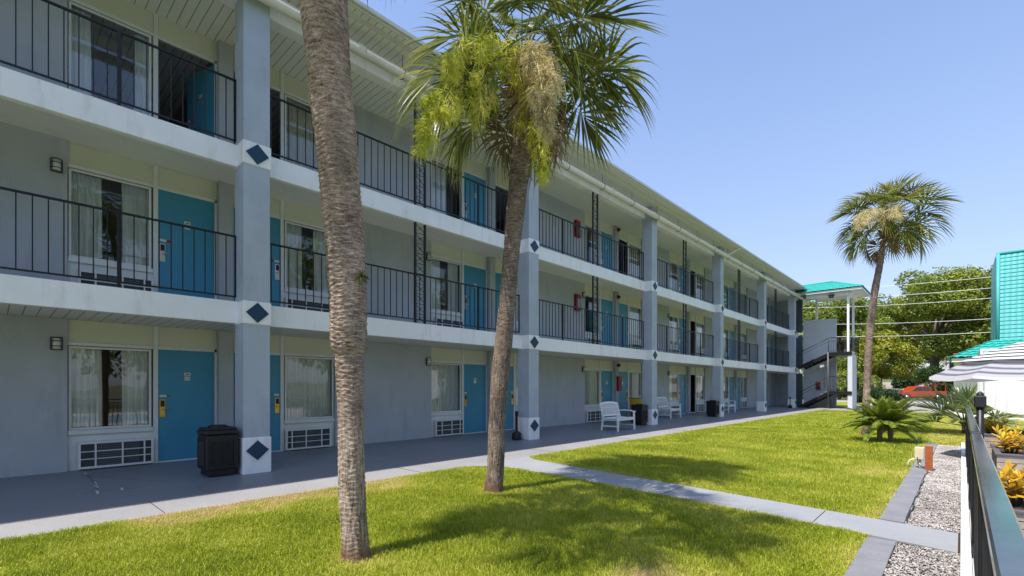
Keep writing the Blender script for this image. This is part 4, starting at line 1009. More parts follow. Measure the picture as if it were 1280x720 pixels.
# far palm
rows = [(552, 1075.5, 1087), (545, 1077, 1086), (500, 1078.5, 1087.5), (440, 1081, 1090), (400, 1084, 1093), (360, 1089.5, 1098.5), (330, 1096, 1104), (316, 1098.5, 1106), (300, 1101, 1107)]
pts = path_px(rows, lambda y_: 14.4); pts[0] = (pts[0][0], pts[0][1], -.05, pts[0][3])
p3 = thing('palm_tree', tuple(pts[0][:3]), 'tall slender palm standing on the lawn behind the cycad', 'palm tree')
palm_trunk('trunk', pts, M['bark2'], p3, 1.0, .03, 40, 40)
b0 = Vector(pts[0][:3]); c3 = at(1109, 279, 14.4)-b0
FM3 = [frond_mesh(40+s, petiole=.9, blade=.85, nseg=30, droop=rnd.uniform(.7, 1.1), wid=.045, mat='frond_far') for s in range(5)]
crown(p3, c3, FM3, 52, 21, FD, .85, None, -30, 88); boots(p3, c3+Vector((0, 0, -.1)), .12, 9)
W = lambda px, py, g: at(px, py, g)-b0
bloom(p3, c3, W(1074, 282, 13.0), .22, 'bloom_c', 31, 1800, .15, .9)
bloom(p3, c3, W(1122, 270, 12.9), .2, 'bloom_c', 32, 900, .16, .8)
def tuft(px, py, g, size, lab, seed, n=60):
    r = random.Random(seed); p = at(px, py, g); t = thing('air_plant', p, lab, 'air plant'); mb = MB()
    for i in range(n):
        d = Vector((r.uniform(-1, 1), r.uniform(-1, 1), r.uniform(-.8, 1))).normalized(); l = size*r.uniform(.5, 1); s = d.orthogonal()*.003
        mb.add([-s, s, d*l*.6+s, d*l*.6-s, d*l+Vector((0, 0, -l*.3))], [(0, 1, 2, 3), (3, 2, 4)], M['airplant'], r.uniform(0, 1))
    mb.build('leaves', t)
tuft(452, 345, 3.98, .085, 'small spiky green air plant on the trunk of the nearest palm', 1, 130)
tuft(638, 372, 6.62, .05, 'tiny air plant growing on the trunk of the leaning flowering palm', 2, 60)

# ------------------------------------------------------------------ cycad, fan shrub, small plants
def pinnate(seed, L_=1.0, droop=.9):
    r = random.Random(seed); mb = MB(); pts = []; a = 0; p = Vector((0, 0, 0)); n = 14
    for i in range(n+1):
        pts.append(p.copy()); a -= droop/n*(.5+i/n); p = p + Vector((math.cos(a), 0, math.sin(a)))*L_/n
    mb.tube(pts, [.009*(1-.06*i) for i in range(n+1)], M['cycad'], 4, tint=.7)
    m = 38
    for k in range(m):
        t = .10+.9*k/m; f = t*n; i = min(int(f), n-1); q = pts[i].lerp(pts[i+1], f-i); d = (pts[i+1]-pts[i]).normalized(); up = Vector((0, 1, 0)).cross(d)*-1
        ll = .15*math.sin(min(1, (t+.06))*math.pi*.92)**.55+.02
        for s in (-1, 1):
            dr = (Vector((0, s, 0)) + d*.75 + up*.35).normalized(); w0 = d*.0105; tn = r.uniform(.2, .9)
            e = q+dr*ll+Vector((0, 0, -.15*ll)); mm = q+dr*ll*.55+up*.01
            mb.add([q-w0, q+w0, mm+w0, mm-w0, e], [(0, 1, 2, 3), (3, 2, 4)], M['cycad'], tn)
    o = mb.build('frond', None); me = o.data; bpy.data.objects.remove(o); return me
CM = [pinnate(s, .95, .45+.2*s) for s in range(4)]
cp = at(1107, 549, 12.9); cp.z = 0
cyc = thing('cycad', cp, 'large dark green cycad with arching feathery fronds on the lawn', 'cycad')
mb = MB(); 
for dx, hh in ((-.12, .38), (.10, .44)): mb.lathe([(.05, -.05), (.06, .05), (.055, .15), (.065, .2), (.06, hh), (.03, hh+.06)], (dx, dx*.5, 0), M['frond_dry'], 12)
mb.build('trunk', cyc)
r = random.Random(4)
for i in range(88):
    t = i/87; az = i*2.39996+r.uniform(-.2, .2); el = R(88-90*t+r.uniform(-7, 7)); o = bpy.data.objects.new('frond', r.choice(CM)); col.objects.link(o); o.parent = cyc
    o.location = ((-.12, -.06, .42) if i % 2 else (.10, .05, .48)); s = r.uniform(.86, 1.02)*(.85 if t < .2 else 1); o.scale = (s, s, s)
    o.rotation_euler = (Matrix.Rotation(az, 3, 'Z') @ Matrix.Rotation(-el, 3, 'Y') @ Matrix.Rotation(r.uniform(-.3, .3), 3, 'X')).to_euler()
FS = [frond_mesh(60+s, petiole=.55, blade=.55, nseg=26, droop=.35, mat='silver', stiff=True, wid=.044, span=R(250)) for s in range(4)]
fp = at(1206, 540, 15.0); fp.z = 0
fan = thing('fan_palm_shrub', fp, 'pale green fan palm shrub with stiff spiky leaves at the far end of the fence', 'shrub')
for i in range(20):
    t = i/19; az = i*2.39996; el = R(80-70*t+r.uniform(-8, 8)); o = bpy.data.objects.new('frond', r.choice(FS)); col.objects.link(o); o.parent = fan
    o.location = (0, 0, .25); o.rotation_euler = (Matrix.Rotation(az, 3, 'Z') @ Matrix.Rotation(-el, 3, 'Y') @ Matrix.Rotation(r.uniform(-.5, .5), 3, 'X')).to_euler(); s = r.uniform(1.05, 1.35); o.scale = (s, s, s)
mb = MB(); mb.lathe([(.07, -.05), (.08, .1), (.07, .3), (.02, .34)], (0, 0, 0), M['treebark'], 10); mb.build('trunk', fan)
def spiky(name, p, n, l, mat, lab, cat, seed, w=.02, up=.5, group=None):
    r = random.Random(seed); t = thing(name, p, lab, cat, group=group); mb = MB()
    for i in range(n):
        az = i*2.39996; el = R(86-56*i/n+r.uniform(-9, 9)); d = Vector((math.cos(az)*math.cos(el), math.sin(az)*math.cos(el), math.sin(el))); L_ = l*r.uniform(.7, 1.1); sd2 = Vector((-math.sin(az), math.cos(az), 0))
        tn = r.uniform(.1, .95); vs = []; fs = []
        for j, (tt_, ww) in enumerate(((0, .25), (.3, .9), (.6, 1.0), (.85, .6), (1.0, .03))):
            q = d*L_*tt_ + Vector((0, 0, -L_*.35*tt_**2.2)); up_ = d.cross(sd2)*-1
            vs += [q-sd2*w*ww/2+up_*w*ww*.2, q, q+sd2*w*ww/2+up_*w*ww*.2]
        for j in range(4): b = j*3; fs += [(b, b+1, b+4, b+3), (b+1, b+2, b+5, b+4)]
        mb.add(vs, fs, M[mat], tn)
    mb.build('leaves', t); return t
spp = at(1149, 556, 12.4); spp.z = .0
spiky('agave', spp, 16, .30, 'silver', 'small pale spiky plant beside the cream utility box', 'plant', 5, .03)

# utility box, post, cable
up_ = at(1158, 590, 8.25*1.0); up_.z = 0; 
t = thing('bollard', (8.30, 11.05, 0), 'short reddish wooden post standing at the gravel edge', 'post')
mb = MB(); mb.box(-.05, .05, -.05, .05, -.05, .43, M['wood_or'], .004); mb.build('post', t)
t = thing('utility_box', (8.17, 11.25, 0), 'small cream electrical box with a bent conduit next to the wooden post', 'utility box')
mb = MB(); mb.box(-.07, .06, -.05, .05, .16, .38, M['creambox'], .01); mb.build('box', t)
mb = MB(); mb.tube([(0, 0, -.05), (0, 0, .16)], .018, M['creambox'], 8); mb.tube([(-.16, .0, -.02), (-.16, .0, .09), (-.13, 0, .14), (-.06, 0, .17)], .013, M['pipe'], 8); mb.tube([(-.03, -.05, .2), (-.02, -.12, .1), (.04, -.16, .04), (.1, -.2, .02)], .008, M['hose'], 6); mb.build('conduit', t)
mb = MB(); cpts = []
for i in range(24): yy = 10.95-i*.19; cpts.append((8.285+.012*math.sin(i*1.1)+rnd.uniform(-.006, .006), yy, .018))
mb.tube(cpts, .006, M['hose'], 6); tag(mb.build('cable'), 'thin dark cable running along the gravel edge beside the pavers', 'cable')

walk = bpy.data.objects['walkway']; M['filler'] = paint('pale_filler', (0.55, 0.56, 0.55), 0.7, 0.1, 20)
def floor_pt(px, py):
    z = .06; g = (CH-z)*604.4/(py-484.5); p = at(px, py, g); return Vector((p.x, p.y, -p.x/1.72*.1+.004 if p.x < 0 else .004))
def crack(pts, w, mat, name):
    mb = MB(); P_ = [floor_pt(*p) for p in pts]
    for a, b in zip(P_[:-1], P_[1:]):
        n = max(1, int((b-a).length/.04)); q = [a.lerp(b, i/n) + Vector((rnd.uniform(-.008, .008), rnd.uniform(-.008, .008), 0)) for i in range(n+1)]
        for c, d in zip(q[:-1], q[1:]):
            t_ = (d-c); s_ = Vector((-t_.y, t_.x, 0)).normalized()*w*rnd.uniform(.4, 1.1); mb.add([c-s_, d-s_, d+s_, c+s_], [(0, 1, 2, 3)], mat)
    mb.build(name, walk)
mb = MB()
for k in range(12):
    yy = 1.35+3.61*k; mb.box(1.21, 2.095, yy-.004, yy+.004, .0005, .0035, M['darkgrey'])
for xx, ya, yb in ((3.9, 6.31, 7.14), (5.75, 6.13, 6.86), (7.55, 5.94, 6.62)): mb.box(xx-.004, xx+.004, ya, yb, .0025, .0055, M['darkgrey'])
mb.build('joint', walk)
crack([(101, 589), (112, 597), (120, 604), (122, 611), (100, 613)], .006, M['darkgrey'], 'crack'); crack([(122, 609), (150, 607), (175, 604), (200, 601)], .004, M['darkgrey'], 'crack')
for pts_ in ([(106, 592), (109, 595)], [(119, 601), (121, 606)], [(120, 608), (123, 612)], [(152, 605), (153, 608)], [(184, 604), (190, 603)], [(194, 602), (198, 601.5)], [(98, 613), (102, 613)]): crack(pts_, .016, M['filler'], 'filler_patch')
# ------------------------------------------------------------------ benches, bins, ash posts, cart
def bench():
    t = thing('bench', (0, 0, 0), 'x', 'bench'); Wm = M['benchwhite']; w2 = .56
    for s in (-1, 1):
        mb = MB(); mb.bar((-.30, s*w2, 0), (-.24, s*w2, .45), .045, .05, Wm, (1, 0, 0)); mb.bar((-.24, s*w2, .43), (-.36, s*w2, .90), .045, .045, Wm, (1, 0, 0)); mb.build('leg', t)
        mb = MB(); mb.bar((.32, s*w2, 0), (.30, s*w2, .62), .045, .05, Wm, (1, 0, 0)); mb.build('leg', t)
        mb = MB(); pts = [(-.29, s*w2, .635), (-.10, s*w2, .66), (.12, s*w2, .655), (.36, s*w2, .615)]
        for a, b in zip(pts[:-1], pts[1:]): mb.bar(a, b, .06, .03, Wm)
        mb.build('armrest', t)
        mb = MB(); mb.bar((-.28, s*w2, .16), (.31, s*w2, .16), .03, .04, Wm); mb.build('stretcher', t)
    mb = MB()
    for i in range(7): x = -.22+i*.085; mb.box(x-.034, x+.034, -w2-.02, w2+.02, .405-.004*(3-abs(i-3)), .43-.004*(3-abs(i-3)), Wm, .004)
    mb.box(-.25, .32, -w2+.02, -w2+.05, .34, .40, Wm); mb.box(-.25, .32, w2-.05, w2-.02, .34, .40, Wm); mb.box(.28, .31, -w2, w2, .34, .40, Wm); mb.build('seat', t)
    mb = MB()
    n = 13; top_ = []
    for i in range(n+1): y = -w2+.02+(2*w2-.04)*i/n; top_.append((-.365, y, .895+.035*math.sin(math.pi*i/n)))
    for a, b in zip(top_[:-1], top_[1:]): mb.bar(a, b, .028, .065, Wm)
    mb.bar((-.255, -w2, .50), (-.255, w2, .50), .028, .055, Wm)
    n = 15
    for i in range(n): y = -w2+.07+(2*w2-.14)*i/(n-1); y2 = y; mb.bar((-.258, y, .51), (-.362, y2, .88+.03*math.sin(math.pi*i/(n-1))), .014, .034, Wm, (1, 0, 0))
    for zz, xx in ((.63, -.292), (.76, -.328)): mb.bar((xx+.004, -w2+.02, zz), (xx+.004, w2-.02, zz), .012, .02, Wm)
    mb.build('backrest', t)
    return t
b1 = bench(); b1.location = (.14, 14.52, 0.0); b1.rotation_euler = (0, 0, R(1)); tag(b1, 'white slatted bench nearest the camera, between the second and third columns', 'bench', 'white benches on the walkway')
b2 = dup(b1); b2.location = (-1.10, 21.1, .055); b2.rotation_euler = (R(0), 0, R(2)); tag(b2, 'white slatted bench against the wall just behind the third column', 'bench', 'white benches on the walkway')
b3 = dup(b1); b3.location = (-1.02, 28.2, .05); tag(b3, 'white slatted bench farthest along the walkway, behind the fourth column', 'bench', 'white benches on the walkway')
def bin_():
    t = thing('trash_can', (0, 0, 0), 'x', 'trash can'); B = M['blackplastic']; mb = MB()
    mb.box(-.21, .21, -.21, .21, .02, .14, B, .01); mb.box(-.253, .253, -.253, .253, .12, .72, B, .02)
    for a in range(4):
        rot = Matrix.Rotation(a*math.pi/2, 3, 'Z')
        for k in range(12):
            y = -.165+k*.03; vs = [rot @ Vector(v) for v in ((.252, y-.006, .20), (.262, y, .20), (.252, y+.006, .20), (.252, y-.006, .60), (.262, y, .60), (.252, y+.006, .60))]
            mb.add(vs, [(0, 1, 4, 3), (1, 2, 5, 4), (3, 4, 5), (0, 2, 1)], B)
        for (y0, y1, z0, z1) in ((-.20, -.18, .17, .64), (.18, .20, .17, .64), (-.18, .18, .17, .185), (-.18, .18, .625, .64)):
            vs = [rot @ Vector((x, y, z)) for x in (.250, .266) for y in (y0, y1) for z in (z0, z1)]
            mb.add(vs, [(0, 1, 3, 2), (4, 6, 7, 5), (0, 4, 5, 1), (2, 3, 7, 6), (0, 2, 6, 4), (1, 5, 7, 3)], B)
    mb.build('body', t)
    mb = MB(); mb.box(-.264, .264, -.264, .264, .72, .79, B, .015); mb.box(-.25, .25, -.25, .25, .79, .835, B, .03); mb.lathe([(.145, .83), (.145, .862), (.12, .87), (.115, .855), (.0, .85)], (0, 0, 0), B, 24); mb.build('lid', t)
    return t
t1 = bin_(); t1.scale = (.93, .93, .95); t1.location = (-.24, 2.53, .0); tag(t1, 'black square trash can nearest the camera, left of the first column', 'trash can', 'black trash cans beside the columns')
t2 = dup(t1); t2.location = (-.30, 16.85, .0); tag(t2, 'black square trash can at the third column beside the nearest bench', 'trash can', 'black trash cans beside the columns')
t3 = dup(t1); t3.location = (-.25, 24.15, .0); tag(t3, 'black square trash can farthest along, beside the fourth column', 'trash can', 'black trash cans beside the columns')
def ash():
    t = thing('ash_receptacle', (0, 0, 0), 'x', 'ash receptacle'); mb = MB()
    mb.lathe([(0, 0), (.125, 0), (.135, .02), (.13, .17), (.11, .20), (.05, .225), (.032, .25)], (0, 0, 0), M['blackplastic'], 20); mb.build('base', t)
    mb = MB(); mb.lathe([(.030, .24), (.027, .64), (.048, .66), (.052, .76), (.045, .785), (0, .79)], (0, 0, 0), M['blackplastic'], 14); mb.build('tube', t)
    return t
a1 = ash(); a1.location = (-.22, 9.80, .01); tag(a1, 'black ash receptacle with tall neck left of the second column', 'ash receptacle', 'black ash receptacles')
a2 = dup(a1); a2.location = (-.10, 38.15, .0); tag(a2, 'black ash receptacle at the last column before the stairs', 'ash receptacle', 'black ash receptacles')
a3 = dup(a1); a3.location = (-.22, 18.02, .01); a3.scale = (.6, .6, .45); tag(a3, 'low black ash pot on the floor just behind the third column', 'ash receptacle', 'black ash receptacles')
ct = thing('housekeeping_cart', (-1.02, 18.60, .06), 'housekeeping cart with yellow bag and bottles parked at the third column', 'cart')
mb = MB(); 
for z in (.14, .48, .82): mb.box(-.26, .26, -.42, .62, z, z+.03, M['acgrey'], .005)
for x in (-.24, .24):
    for y in (-.40, .60): mb.box(x-.015, x+.015, y-.015, y+.015, .12, .95, M['acgrey'])
mb.build('frame', ct)
mb = MB(); vs = []; fs = []
n = 20
for j, (z, rr) in enumerate(((.93, .26), (.90, .27), (.6, .25), (.35, .235), (.16, .19), (.12, .05))):
    for i in range(n): a = 2*math.pi*i/n; k = rr*(1+.06*math.sin(a*5+j)); vs.append((math.cos(a)*k, -.68+math.sin(a)*k*.85, z))
for j in range(5):
    for i in range(n): i2 = (i+1) % n; fs.append((j*n+i, j*n+i2, (j+1)*n+i2, (j+1)*n+i))
mb.add(vs, fs, M['yellow'], None, True); mb.build('bag', ct)
mb = MB(); mb.tube([(-.25, -.95, .95), (.25, -.95, .95)], .014, M['acgrey'], 8); mb.tube([(-.25, -.95, .95), (-.25, -.4, .95)], .014, M['acgrey'], 8); mb.tube([(.25, -.95, .95), (.25, -.4, .95)], .014, M['acgrey'], 8); mb.build('handle', ct)
for (x, y, hh, m_) in ((.1, -.3, .2, 'plate'), (-.1, -.2, .24, 'pipe'), (.12, -.05, .18, 'blackplastic'), (-.05, .1, .16, 'plate'), (.15, .55, .22, 'plate'), (.1, .3, .15, 'blackplastic')):
    mb = MB(); mb.lathe([(0, 0), (.04, 0), (.042, hh*.6), (.015, hh*.8), (.015, hh), (0, hh)], (x, y, .85), M[m_], 12); mb.box(x-.012, x+.05, y-.01, y+.01, .85+hh, .875+hh, M['blackplastic'], .003); mb.build('bottle', ct)
for x in (-.22, .22):
    for y in (-.38, .58): mb = MB(); mb.tube([(x-.015, y, .05), (x+.015, y, .05)], .052, M['tyre'], 14); mb.build('wheel', ct)

# ------------------------------------------------------------------ fence, post and pool side
fence = thing('fence', (8.80, 0, 0), 'low black metal fence with a wide worn top rail running beside the gravel', 'fence')
mb = MB(); mb.box(-.035, .035, -8, 5.55, 1.035, 1.06, M['steel'], .004)
rail_m = paint('worn_black_rail', (0.022, 0.024, 0.028), 0.16, 0.3, 3.5, 0.15, 30, 0.002, 0.9, c2=(0.07, 0.075, 0.085), stain=0.5)
mb = MB(); mb.box(-.033, .035, -8, 5.62, 1.02, 1.06, rail_m, .006); mb.box(-.033, .035, 5.72, 13.9, 1.02, 1.06, rail_m, .006); mb.build('top_rail', fence)
mb = MB(); mb.box(-.038, .04, 5.60, 5.74, .985, 1.068, M['blackplastic'], .006); mb.build('rail_bracket', fence)
mb = MB(); mb.box(-.018, .018, -8, 13.9, .90, .93, M['black']); mb.box(-.018, .018, -8, 13.9, .10, .13, M['black']); mb.build('lower_rail', fence)
mb = MB(); y = -8.0
while y < 13.9: mb.box(-.009, .009, y-.009, y+.009, .13, .90, M['black']); y += .11
mb.build('baluster_row', fence)
for y in (-7.9, -5.6, -3.3, -1.0, 1.3, 3.45, 5.67, 7.9, 10.0, 12.0, 13.87):
    mb = MB(); mb.box(-.026, .026, y-.026, y+.026, 0, 1.02, M['black']); mb.build('post', fence)
t = thing('lamp_post', (8.88, 8.2, 0), 'short black post with a square cap just beyond the fence rail', 'post')
mb = MB(); mb.tube([(0, 0, 0), (0, 0, 1.25)], .035, M['black'], 12); mb.build('pole', t)
mb = MB(); mb.box(-.055, .055, -.055, .055, 1.20, 1.34, M['blackplastic'], .01); mb.lathe([(.035, 1.33), (.03, 1.37), (.012, 1.39), (0, 1.395)], (0, 0, 0), M['blackplastic'], 12); mb.build('cap', t)
def croton(p, H, mat, lab, seed, group=None):
    r = random.Random(seed); t = thing('croton', p, lab, 'plant', group=group); mb = MB(); st = MB()
    for q in range(9):
        az = q*2.39996; rad = .03+.13*(q/8)**.7; b = Vector((math.cos(az)*rad*.4, math.sin(az)*rad*.4, 0)); e = Vector((math.cos(az)*rad*1.3, math.sin(az)*rad*1.3, H*r.uniform(.6, 1.0)))
        st.tube([b, b.lerp(e, .5)+Vector((0, 0, .02)), e], [.008, .007, .005], M['treebark'], 5)
        for k in range(17):
            u = .3+.7*k/16; o = b.lerp(e, u); a2 = k*2.39996+q; el = R(15+60*u**2+r.uniform(-12, 12)); d = Vector((math.cos(a2)*math.cos(el), math.sin(a2)*math.cos(el), math.sin(el)))
            L_ = .20*r.uniform(.7, 1.15)*(1.1-.35*u); w = .052*r.uniform(.75, 1.1)*(1.1-.3*u); sd2 = Vector((-math.sin(a2), math.cos(a2), 0)); tn = min(1, max(0, r.gauss(.3+.45*u, .17))); vs = []; fs = []; ti = []
            up2 = d.cross(sd2)*-1; tw = r.uniform(-.5, .5)
            for j, (v, ww) in enumerate(((0, .12), (.15, .45), (.35, .9), (.6, 1.0), (.82, .68), (1.0, .04))):
                c_ = o + d*L_*v + Vector((0, 0, -L_*.30*v**2.3)) ; s_ = (sd2*math.cos(tw*v)+up2*math.sin(tw*v))
                vs += [c_-s_*w*ww/2+up2*w*ww*.22, c_, c_+s_*w*ww/2+up2*w*ww*.22]; ti += [min(1, tn+.12), max(0, tn-.12), min(1, tn+.1)]
            for j in range(5): x = j*3; fs += [(x, x+1, x+4, x+3), (x+1, x+2, x+5, x+4)]
            mb.add(vs, fs, M[mat], ti)
    mb.build('leaves', t); st.build('stems', t)
def planter(x, y, sx, sy, h_, lab):
    t = thing('planter', (x, y, 0), lab, 'planter'); mb = MB()
    n = 5
    for i in range(n):
        z0 = i*h_/n+.004; z1 = (i+1)*h_/n-.004
        mb.box(-sx, sx, -sy, -sy+.025, z0, z1, M['deckwood']); mb.box(-sx, sx, sy-.025, sy, z0, z1, M['deckwood']); mb.box(-sx, -sx+.025, -sy+.026, sy-.026, z0, z1, M['deckwood']); mb.box(sx-.025, sx, -sy+.026, sy-.026, z0, z1, M['deckwood'])
    mb.build('side_boards', t)
    mb = MB(); o_ = .02
    mb.box(-sx-o_, sx+o_, -sy-o_, -sy+.05, h_, h_+.03, M['planter'], .004); mb.box(-sx-o_, sx+o_, sy-.05, sy+o_, h_, h_+.03, M['planter'], .004); mb.box(-sx-o_, -sx+.05, -sy+.051, sy-.051, h_, h_+.03, M['planter'], .004); mb.box(sx-.05, sx+o_, -sy+.051, sy-.051, h_, h_+.03, M['planter'], .004); mb.build('rim', t)
    mb = MB(); mb.box(-sx+.026, sx-.026, -sy+.026, sy-.026, h_-.12, h_-.05, M['soil']); mb.build('soil', t)
planter(9.36, 6.9, .38, .75, .33, 'wooden planter nearest the camera holding the biggest yellow croton')
planter(9.46, 10.5, .38, .8, .48, 'wooden planter in the middle of the row behind the fence')
planter(9.36, 13.4, .35, .8, .55, 'wooden planter farthest from the camera behind the fence')
croton((9.12, 6.9, .26), .40, 'croton', 'large golden yellow croton plant in the nearest planter', 11, group='crotons behind the fence')
croton((9.26, 10.6, .42), .36, 'croton', 'orange and yellow croton plant in the middle planter', 12, group='crotons behind the fence')
croton((9.14, 13.3, .52), .26, 'crotong', 'greenish yellow croton plant in the farthest planter', 13, group='crotons behind the fence')
# umbrella
ua = at(1290, 428, 9.2); ur = 1.5
M['stripe_shaded'] = M['stripe'].copy(); M['stripe_shaded'].name = 'shaded_striped_canvas'  # greyer copy of the canvas, underside shade put into its colours
for n_ in M['stripe_shaded'].node_tree.nodes:
    if n_.type == 'MIX' : n_.inputs[7].default_value = (0.15, 0.15, 0.18, 1); n_.inputs[6].default_value = (0.42, 0.42, 0.45, 1)
um = thing('patio_umbrella', (ua.x, ua.y, 0), 'grey and white striped patio umbrella open above the fence', 'umbrella')
mb = MB(); ze = 1.66; zt = ua.z; nS = 8; rings = 14
vs = []; tn = []; fs = []
sub_ = 4
for j in range(rings+1):
    t_ = j/rings
    for k in range(nS*sub_):
        a0 = 2*math.pi*(k//sub_)/nS+.2; a1 = a0+2*math.pi/nS; u = (k % sub_)/sub_
        p = Vector((math.cos(a0), math.sin(a0), 0)).lerp(Vector((math.cos(a1), math.sin(a1), 0)), u)*ur*t_
        sag = -.05*math.sin(math.pi*u)*t_; z = zt+(ze-zt)*t_**1.25 + sag
        vs.append((p.x, p.y, z)); tn.append(t_)
m_ = nS*sub_
for j in range(rings):
    for k in range(m_): k2 = (k+1) % m_; fs.append((j*m_+k, j*m_+k2, (j+1)*m_+k2, (j+1)*m_+k))
mb.add(vs, fs, M['stripe_shaded'], tn, False)
# upper vent tier overlapping the main panels
vt = []; tt2 = []; ft = []; RT = 8; RS = .70
for j in range(RT+1):
    t_ = RS*j/RT
    for k in range(nS*sub_):
        a0 = 2*math.pi*(k//sub_)/nS+.2; a1 = a0+2*math.pi/nS; u = (k % sub_)/sub_
        p = Vector((math.cos(a0), math.sin(a0), 0)).lerp(Vector((math.cos(a1), math.sin(a1), 0)), u)*ur*t_
        vt.append((p.x, p.y, zt+.07+(ze-zt)*t_**1.15)); tt2.append(t_*1.15)
for j in range(RT):
    for k in range(nS*sub_): k2 = (k+1) % (nS*sub_); ft.append((j*nS*sub_+k, j*nS*sub_+k2, (j+1)*nS*sub_+k2, (j+1)*nS*sub_+k))
mb.add(vt, ft, M['stripe'], tt2, False)
vs2 = []; tn2 = []; fs2 = []
for k in range(m_): p = vs[rings*m_+k]; vs2 += [p, (p[0]*1.005, p[1]*1.005, p[2]-.05)]; tn2 += [.98, .98]
for k in range(m_): k2 = (k+1) % m_; fs2.append((2*k, 2*k2, 2*k2+1, 2*k+1))
mb.add(vs2, fs2, M['stripe'], tn2); mb.build('canopy', um)
for k in range(nS): a = 2*math.pi*k/nS+.2; mb = MB(); mb.bar((0, 0, zt-.05), (math.cos(a)*ur*.97, math.sin(a)*ur*.97, ze-.015), .015, .02, M['black']); mb.build('rib', um)
mb = MB(); mb.tube([(0, 0, 0), (0, 0, zt+.03)], .024, M['black'], 10); mb.lathe([(.03, 0), (.03, .05), (0, .08)], (0, 0, zt), M['black'], 10); mb.build('pole', um)
mb = MB(); mb.lathe([(0, 0), (.28, 0), (.28, .05), (.05, .09), (.03, .25)], (0, 0, 0), M['black'], 20); mb.build('base', um)
# cabana with a white drape
q = at(1227, 480, 12.2)
cb = thing('cabana', (q.x, q.y, 0), 'cabana frame with a gathered white drape beyond the striped umbrella', 'cabana')
mb = MB(); 
for x in (0, 2.6):
    for y in (0, 2.6): mb.box(x-.03, x+.03, y-.03, y+.03, 0, 2.35, M['trim'])
mb.box(-.03, 2.63, -.03, .03, 2.35, 2.42, M['trim']); mb.box(-.03, 2.63, 2.57, 2.63, 2.35, 2.42, M['trim']); mb.box(-.03, .03, .03, 2.57, 2.35, 2.42, M['trim']); mb.box(2.57, 2.63, .03, 2.57, 2.35, 2.42, M['trim']); mb.build('frame', cb)
mb = MB(); vs = []; fs = []; n = 60
for j in range(9):
    for i in range(n+1):
        u = i/n; v = j/8; zb = .72 - .25*math.sin(math.pi*min(1, u*1.6)) + .9*max(0, u-.35); zb = min(zb+.32, 2.05)
        vs.append((.05+u*2.2*(1-.15*v), -.04+.03*math.sin(u*60)*(.4+v)+.1*v*math.sin(u*7), 2.34+(zb-2.34)*v))
for j in range(8):
    for i in range(n): b = j*(n+1)+i; fs.append((b, b+1, b+n+2, b+n+1))
mb.add(vs, fs, M['drape'], None, True); mb.build('drape', cb)

# ------------------------------------------------------------------ restaurant building with turquoise roofs
rb = thing('restaurant_building', (8.43, 30, 0), 'white walled building with steep turquoise tile roof behind the umbrella', 'building')
mb = MB(); mb.box(0.05, 14, .35, 9, 0, 2.75, M['whitewall']); mb.box(0.02, .20, .3, .5, 0, 2.95, M['whitewall'], .01); mb.build('wall', rb)
mb = MB(); mb.box(-.0, .16, .20, .34, 2.96, 3.02, M['wood_or']); mb.build('cap_tile', rb)
lr = tile_roof('lower_roof', (-.12, -.35, 2.78), (14, -.35, 2.78), (1.35, 1.45, 3.62), (14, 1.45, 3.62), M['tile'], rb, period=.26, row=.34, amp=.05, step=.03, sub=8)
tile_roof('lower_roof', (-.12, 8, 2.78), (-.12, -.35, 2.78), (1.35, 8, 3.62), (1.35, 1.45, 3.62), M['tile'], rb, period=.26, row=.34, amp=.05, step=.03, sub=6)
mb = MB(); mb.box(-.05, 14, -.28, -.20, 2.60, 2.76, M['whitewall']); mb.box(-.05, 14, -.19, .34, 2.70, 2.752, M['whitewall']); mb.build('fascia_board', rb)
up0 = tile_roof('upper_roof', (1.5, 1.5, 3.55), (9.5, 1.5, 3.55), (1.62, 2.6, 7.75), (9.5, 2.6, 7.75), M['tile2'], rb, period=.20, row=.20, amp=.02, step=.02, sub=8)
mb = MB(); mb.add([(1.47, 1.5, 3.4), (1.47, 8, 3.4), (1.47, 7, 7.75), (1.47, 2.6, 7.75)], [(0, 1, 2, 3)], M['turq_trim']); mb.add([(1.5, 2.6, 7.74), (9.5, 2.6, 7.74), (9.5, 7, 7.74), (1.5, 7, 7.74)], [(0, 1, 2, 3)], M['turq_trim'])
mb.tube([(1.50, 1.47, 3.5), (1.56, 2.58, 7.8)], .07, M['tile2'], 8); mb.tube([(1.5, 2.6, 7.8), (9.5, 2.6, 7.8)], .07, M['tile2'], 8); mb.build('verge_trim', up0)

# ------------------------------------------------------------------ trees
def leaf_cloud(cl, n, size, seed, flat=.75):
    g = np.random.default_rng(seed); C = np.array([c[:3] for c in cl]); Rr = np.array([c[3] for c in cl])
    wts = Rr**2; wts = wts/wts.sum(); k = g.choice(len(cl), n, p=wts)
    d = g.normal(size=(n, 3)); d /= np.linalg.norm(d, axis=1)[:, None]
    rad = Rr[k]*(.62+.42*g.random(n)**.6); rad = rad*(1+.15*np.sin(d[:, 0]*7+k)*np.sin(d[:, 1]*6+k*2))
    P = C[k] + d*rad[:, None]*np.array([1, 1, flat])
    nr = d*.7 + g.normal(size=(n, 3))*.55 + np.array([0, 0, .35]); nr /= np.linalg.norm(nr, axis=1)[:, None]
    a = np.cross(nr, g.normal(size=(n, 3))); a /= np.linalg.norm(a, axis=1)[:, None]; b = np.cross(nr, a)
    s = size*g.uniform(.6, 1.3, n)[:, None]
    V = np.stack([P-a*s, P+b*s*.55+a*s*.1, P+a*s, P-b*s*.55+a*s*.1], 1).reshape(-1, 3); bb = np.arange(n)*4
    tint = np.clip(g.normal(.45, .16, n) + (k % 5-2)*.05 , 0, 1)
    return V, np.c_[bb, bb+1, bb+2, bb+3], np.repeat(tint, 4)
